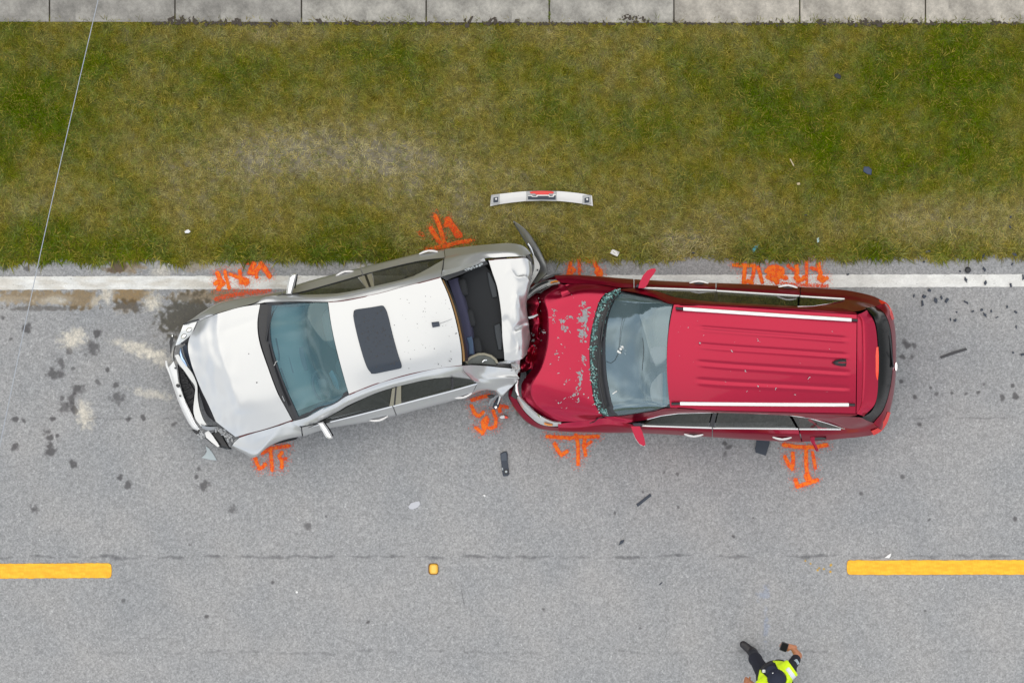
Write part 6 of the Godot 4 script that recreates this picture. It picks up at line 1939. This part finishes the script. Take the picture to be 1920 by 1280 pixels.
func build_garnish() -> void:
	var t := thing("trim_bar", P(1015, 371, 0), "curved white boot trim bar with red reflector lying in the grass", "car part")
	mid = P(1015, 371, -1)
	patch(t, "bar", M["white_plastic"], [
		[921, 365.5, .075, 945, 362.5, .085, 985, 358.5, .09, 1017, 357.5, .09, 1050, 358.5, .09, 1085, 362, .085, 1110, 366.5, .075],
		[920, 376, .07, 945, 372.5, .09, 985, 368, .098, 1017, 367, .098, 1050, 368, .098, 1086, 372, .09, 1111, 376.5, .07],
		[919, 386.5, .05, 945, 381.5, .075, 985, 377, .08, 1017, 376, .08, 1050, 377, .08, 1087, 381, .075, 1112, 386, .05]], 0.03)
	slab(t, "plate", M["grey_metal"], [987, 358, 1017, 357, 1043.5, 358, 1043.5, 377.5, 1017, 376.5, 987, 377.5], .092, .106, 0.004)
	slab(t, "recess", M["blue_black"], [990, 365.5, 1042, 365.5, 1042, 374.5, 990, 374], .10, .110, 0.002)
	slab(t, "recess_rim", M["white_plastic"], [990, 366, 997, 366, 999, 367.5, 1005, 367.5, 1007, 365, 1029, 365, 1031, 367.5, 1036, 367.5, 1038, 364, 1042, 364, 1042, 366, 1039, 366.5, 1038, 369, 1030, 369, 1028, 367, 1009, 367, 1007, 369, 998, 369, 996, 367.5, 990, 367.5], .10, .1135, 0.001)
	slab(t, "reflector", M["lamp_red"], [993, 359.5, 1000, 358.2, 1017, 357.6, 1034, 358.2, 1039, 359.8, 1037, 363, 1030, 363, 1028, 365, 1006, 364.8, 1003, 363, 995, 363], .10, .116, 0.003)
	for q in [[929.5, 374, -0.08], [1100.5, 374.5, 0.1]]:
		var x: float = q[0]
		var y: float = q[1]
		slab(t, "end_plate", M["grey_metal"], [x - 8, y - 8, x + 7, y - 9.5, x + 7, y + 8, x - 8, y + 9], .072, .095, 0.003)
		slab(t, "hole", M["blue_black"], [x - 4.5, y - 3.5, x + 4.5, y - 5, x + 4.5, y + 5, x - 4.5, y + 6], .08, .098, 0.001)  # dark face put on top for the shade in the bolt hole
		slab(t, "bolt", M["white_plastic"], oval(x + 0.6, y - 1.2, 2.0, 2.0, 0, 10), .08, .106, 0.002)

func build_debris() -> void:
	build_garnish()
	var t := thing("plastic_bracket", P(946, 869, 0), "black plastic bracket with a round hole lying alone on the asphalt", "car part")
	mid = P(946, 869, -1)
	slab(t, "arm", M["blue_black"], [938, 850, 944, 846.5, 950, 846, 952, 852, 952, 865, 954, 880, 955, 888, 952, 892, 944, 893, 942, 887, 940, 868], 0.0, .026, 0.006)
	slab(t, "pad", mat("slate", lin(0.055, 0.07, 0.095), 0.5), [939, 851, 945, 848, 949.5, 848, 951, 863, 940, 864], .02, .034, 0.004)
	slab(t, "boss", M["dark_trim"], oval(949, 884, 4.6, 4.6, 0, 16), .02, .036, 0.004)
	slab(t, "hole", M["pale_grey"], oval(949, 884, 2.2, 2.2, 0, 12), .03, .0375, 0.001)
	slab(t, "clip", M["pale_grey"], [941, 877, 943, 876.5, 943.5, 881, 942, 881.5], .02, .032, 0.002)
	bit("dark_panel", mat("dark_slate", lin(0.030, 0.042, 0.062), 0.55), [1419, 821, 1444, 821, 1443, 833, 1439, 845, 1436, 854, 1428, 851.5, 1417, 848, 1416, 840, 1418, 834], 0.01, .022, "dark slate panel sticking out under the red car's rear door", "car part")
	bit("glass_shard", mat("shard_grey", lin(0.42, 0.48, 0.50), 0.3), [385, 836, 391, 840, 397, 847, 402, 855, 406, 863, 396, 862, 386, 860, 377, 858, 384, 852, 387, 846], 0.003, .012, "pale grey triangular shard below the silver car's broken bumper corner", "shard")
	bit("plastic_flake", mat("flake_grey", lin(0.48, 0.49, 0.53), 0.5), [765, 950, 770, 943, 779, 940, 786, 939, 788, 945, 783, 951, 774, 955, 768, 954], 0.002, .012, "pale oval plastic flake alone in the empty lane", "shard")
	bit("rubber_strip", M["blue_black"], [1193, 945, 1219, 925, 1222, 929, 1196, 950], 0.002, .014, "short straight dark rubber strip in the lane below the red car", "car part")
	bit("rubber_strip", mat("strip_grey", lin(0.055, 0.055, 0.06), 0.7), [1763, 668, 1790, 658, 1812, 652, 1815, 656, 1792, 663, 1766, 672], 0.002, .012, "long thin dark strip on the asphalt behind the red car's tail", "car part")
	bit("black_shard", M["blue_black"], [1160, 1022, 1164, 1013, 1171, 1011.5, 1169, 1017], 0.002, .016, "small black pointed shard above the centre seam of the road", "shard")
	bit("black_shard", M["blue_black"], [1236, 1095, 1241, 1091, 1243, 1091.5, 1238, 1096], 0.002, .012, "tiny black sliver beyond the centre seam, nearest the road crack", "shard")
	bit("white_shard", M["white_plastic"], [1659, 1045.5, 1666, 1040, 1672, 1036.5, 1671, 1042, 1668, 1046.5], 0.002, .03, "white triangular shard beside the yellow dash near the red car's tail", "shard", 0.003, Vector2(0.1, 0.0))
	var lens := thing("lamp_lens", P(943, 782, 0), "white and orange lamp lens piece by the silver car's broken tail", "shard")
	mid = P(943, 782, -1)
	slab(lens, "clear_part", M["white_plastic"], [936, 782, 939, 779, 944, 777.5, 947, 780, 946, 784, 940, 784.5], 0.003, .03, 0.008)
	slab(lens, "amber_part", M["lamp_orange"], [946, 778.5, 951, 780, 953.5, 783, 950, 784.3, 945.5, 784], 0.003, .028, 0.008)
	var card := thing("torn_box", P(1153, 474, 0), "small torn white packet with dark print lying at the grass edge", "litter")
	mid = P(1153, 474, -1)
	slab(card, "packet", M["white_plastic"], [1146, 470, 1149, 467, 1162, 472.5, 1158, 481, 1153, 479, 1144, 474.5], .03, .055, 0.004, Vector2(0.1, 0.1))
	slab(card, "print", M["dark_trim"], [1152, 474.5, 1155, 471.5, 1158, 474, 1156.5, 477.5, 1153.5, 477], .05, .0575, 0.001, Vector2(0.1, 0.1))
	bit("blue_plastic", mat("blue_plastic", lin(0.03, 0.05, 0.10), 0.5), [1620, 312, 1630, 312.5, 1635.5, 318, 1634, 328, 1626, 326, 1619, 321], .03, .06, "blue grey plastic piece in the lush grass, nearer the road", "litter", 0.006, Vector2(0.2, 0.1))
	bit("blue_plastic", mat("blue_dark", lin(0.018, 0.025, 0.045), 0.5), [1563, 141, 1570, 136, 1578, 142, 1576, 148, 1570, 147], .03, .055, "dark blue plastic piece in the grass nearer the sidewalk", "litter", 0.005, Vector2(0.1, 0.3))
	bit("teal_scrap", mat("teal_scrap", lin(0.05, 0.28, 0.33), 0.6), [1410, 468, 1416, 461, 1424, 458, 1421, 464, 1414, 473], .03, .05, "teal plastic scrap in the grass above the orange letters", "litter")
	bit("pale_scrap", mat("mint_scrap", lin(0.45, 0.62, 0.58), 0.6), [1532, 447, 1536, 445, 1537, 453, 1533, 455], .03, .05, "pale mint scrap in the grass edge past the orange letters", "litter")
	bit("black_lump", M["black_plastic"], oval(1815.5, 506, 6.0, 6.2, 0.2, 11), 0.0, .05, "round black lump on the shoulder above the white line", "car part", 0.02)
	bit("white_scrap", M["white_plastic"], [345, 434, 349, 431, 353, 430, 357, 434, 353, 437, 347, 437], .03, .06, "crumpled white scrap in the grass above the silver car's nose", "litter", 0.006, Vector2(0.2, 0.0))
	bit("white_scrap", M["white_plastic"], [314, 494, 317, 493, 319, 496, 316, 498], .0, .02, "tiny white scrap on the shoulder where sand was spilled", "litter")
	bit("white_scrap", M["white_plastic"], oval(556, 1110, 2.3, 2.3, 0, 10), .0, .012, "tiny white ring scrap in the far lane", "litter")
	bit("white_scrap", M["white_plastic"], [905, 928, 909, 927, 911, 930, 908, 931], .0, .012, "tiny white chip in the lane beyond the black bracket", "litter")
	bit("dry_stalk", M["straw"], [1481, 298, 1483, 297.5, 1490, 310, 1488, 311.5], .05, .058, "pale straw stalk lying in the lush grass", "stalk")
	bit("dry_stalk", M["straw"], [1494, 343, 1500, 341.5, 1501, 346, 1496, 347], .04, .06, "pale leaf scrap in the grass below the straw stalk", "leaf")
	var m := thing("road_reflector", P(812, 1067, 0), "square amber road reflector stud on the centre line", "reflector")
	mid = P(812, 1067, -1)
	slab(m, "base", mat("stud_base", lin(0.18, 0.075, 0.008), 0.6), oval(812.5, 1066.5, 9.6, 10.8, 0, 20, 4.0), 0.0, .012, 0.006)
	slab(m, "housing", mat("stud_amber", lin(0.80, 0.44, 0.04), 0.35), oval(813, 1066.5, 8.0, 9.4, 0, 20, 3.5), .01, .028, 0.012)
	slab(m, "lens", mat("stud_lens", lin(0.85, 0.55, 0.10), 0.25), oval(813, 1066.5, 4.4, 7.2, 0, 16, 6.0), .024, .031, 0.002)
	# black plastic chips behind the red car
	var proto: MeshInstance3D = null
	var kinds := []
	for v in 7:
		var poly := []
		for k in 8:
			var a := TAU * (k + rng.randf() * 0.7) / 8.0
			var q := rng.randf_range(0.35, 1.25)
			poly.append_array([960 + cos(a) * 4.4 * q, 640 + sin(a) * 2.7 * q])
		org = Vector3.ZERO
		kinds.append(slab_mesh(poly, 0.0, 0.014, 0.004))
	var spots := [1811, 524, 1848, 530, 1896, 534, 1919, 521, 1742, 544, 1765, 557, 1732, 556, 1714, 554, 1755, 563, 1776, 563, 1813, 567, 1795, 585, 1824, 584, 1842, 580, 1847, 590, 1859, 583, 1905, 585, 1730, 570, 1800, 508, 1845, 504, 1733, 491, 1844, 480, 1902, 477, 1740, 472, 1906, 612, 1901, 661, 1917, 665, 1791, 601, 1783, 599, 1889, 575, 1898, 495, 1869, 595, 1780, 408, 1893, 425, 1895, 406, 1511, 403, 1300, 474, 1590, 514]
	for i in range(0, spots.size(), 2):
		var o: MeshInstance3D
		if proto == null:
			org = Vector3.ZERO
			o = put(self, "plastic_chip", kinds[0], M["blue_black"])
			proto = o
		else:
			o = proto.duplicate()
			o.name = numbered("plastic_chip")
			o.mesh = kinds[(i / 2) % 7]
			o.material_override = M["blue_black"]
			add_child(o)
		var y: float = spots[i + 1]
		o.position = P(spots[i], y, 0) + Vector3(0, 0.03 if y < 487 else 0.006 if y < 540 else 0.001, 0)
		o.rotation.y = rng.randf() * TAU
		o.scale = Vector3.ONE * (rng.randf_range(0.75, 1.5) if i < 56 else 0.8)
		var spot := "lying in the dry grass of the verge" if y < 487 else "on the shoulder strip between grass and white line" if y < 514 else "on the white edge line" if y < 537 else "on the asphalt of the lane just past the white line" if y < 575 else "on the open lane asphalt behind the red car"
		tag(o, "small black plastic chip " + spot, "shard", "black plastic chips " + spot)

func build_cable() -> void:
	var pts := []
	var h0 := 7.6
	for i in 41:
		var s := lerpf(-22.0, 22.0, i / 40.0)
		var y := 640.0 + s * PPM
		var f := (y - 0.0) / 830.0
		var x := 183.0 - 183.0 * f - 14.0 * f * (1.0 - f) if absf(s) < 8.0 else 183.0 - 183.0 * f
		pts.append(P(x, y, h0 + 0.0018 * s * s))
	org = P(120, 400, h0)
	var o := put(self, "overhead_cable", tube_mesh(pts, [0.0038], 6), M["cable"])
	o.position = org
	tag(o, "thin grey overhead cable crossing high above verge and road", "cable")

func build_trees() -> void:
	var leaf := SurfaceTool.new()
	leaf.begin(Mesh.PRIMITIVE_TRIANGLES)
	leaf.set_smooth_group(-1)
	for k in 6:
		var d := Vector3(rng.randfn(), rng.randfn() * 0.6, rng.randfn()).normalized()
		var s := d.cross(Vector3(rng.randfn(), rng.randfn(), rng.randfn())).normalized() * 0.07
		var o := Vector3(rng.randfn(), rng.randfn(), rng.randfn()) * 0.09
		for q in [o, o + d * 0.12 + s, o + d * 0.26, o, o + d * 0.26, o + d * 0.12 - s]:
			leaf.add_vertex(q)
	leaf.generate_normals()
	var lm := leaf.commit()
	lm.surface_set_material(0, M["leaf"])
	for q in [[-30.0, -12.0, 13.0, 4.2, "tree standing farthest along the sidewalk, ahead of the silver car"], [-23.0, -13.5, 14.0, 4.4, "tall tree along the sidewalk, ahead of the silver car"], [-16.0, -12.5, 12.5, 4.0, "first tree beyond the sidewalk, at the silver car's end"], [-9.0, -13.5, 13.5, 4.2, "tall broad tree beyond the sidewalk, past the overhead cable"], [-2.0, -13.0, 11.5, 3.8, "lower tree beyond the sidewalk, opposite the red car's nose"], [5.0, -14.5, 12.5, 4.0, "broad tree beyond the sidewalk, opposite the red car's roof"], [12.5, -13.0, 11.0, 3.8, "last tree beyond the sidewalk, at the red car's end"]]:
		var t := thing("street_tree", Vector3(q[0], -0.05, q[1]), "leafy " + q[4], "tree", "trees beyond the sidewalk")
		var h: float = q[2]
		var r: float = q[3]
		var base := org
		tube(t, "trunk", M["bark"], [base, base + Vector3(0.1, h * 0.2, 0.05), base + Vector3(0.0, h * 0.45, 0.1), base + Vector3(0.15, h * 0.75, 0)], [0.26, 0.2, 0.15, 0.05], 9)
		var cl := []
		for k in 12:
			var a := TAU * k / 12.0 + rng.randf()
			var tip := base + Vector3(cos(a) * r * 0.65, h * rng.randf_range(0.22, 0.8), sin(a) * r * 0.65)
			var from := base + Vector3(0.05, h * rng.randf_range(0.15, 0.5), 0.08)
			tube(t, "limb", M["bark"], [from, from.lerp(tip, 0.5) + Vector3(0, 0.15, 0), tip], [0.09, 0.06, 0.02], 6)
			cl.append([tip, r * rng.randf_range(0.38, 0.55)])
		cl.append([base + Vector3(0, h * 0.85, 0), r * 0.55])
		cl.append([base + Vector3(0.3, h * 0.65, 0.2), r * 0.6])
		var mm := MultiMesh.new()
		mm.transform_format = MultiMesh.TRANSFORM_3D
		mm.mesh = lm
		mm.instance_count = 5200
		for i in 5200:
			var c: Array = cl[i % cl.size()]
			var v = Vector3(rng.randfn(), rng.randfn() * 0.8, rng.randfn()).normalized() * pow(rng.randf(), 0.5) * c[1]
			mm.set_instance_transform(i, Transform3D(Basis.from_euler(Vector3(rng.randf() * TAU, rng.randf() * TAU, 0)).scaled(Vector3.ONE * rng.randf_range(1.1, 2.0)), c[0] + v - org))
		var o := MultiMeshInstance3D.new()
		o.name = "crown"
		o.multimesh = mm
		o.set_meta("kind", "stuff")
		t.add_child(o)

func _ready() -> void:
	rng.seed = 20240611
	look()
	materials()
	build_ground()
	build_silver()
	build_red()
	build_person()
	build_paint()
	build_debris()
	build_cable()
	build_trees()
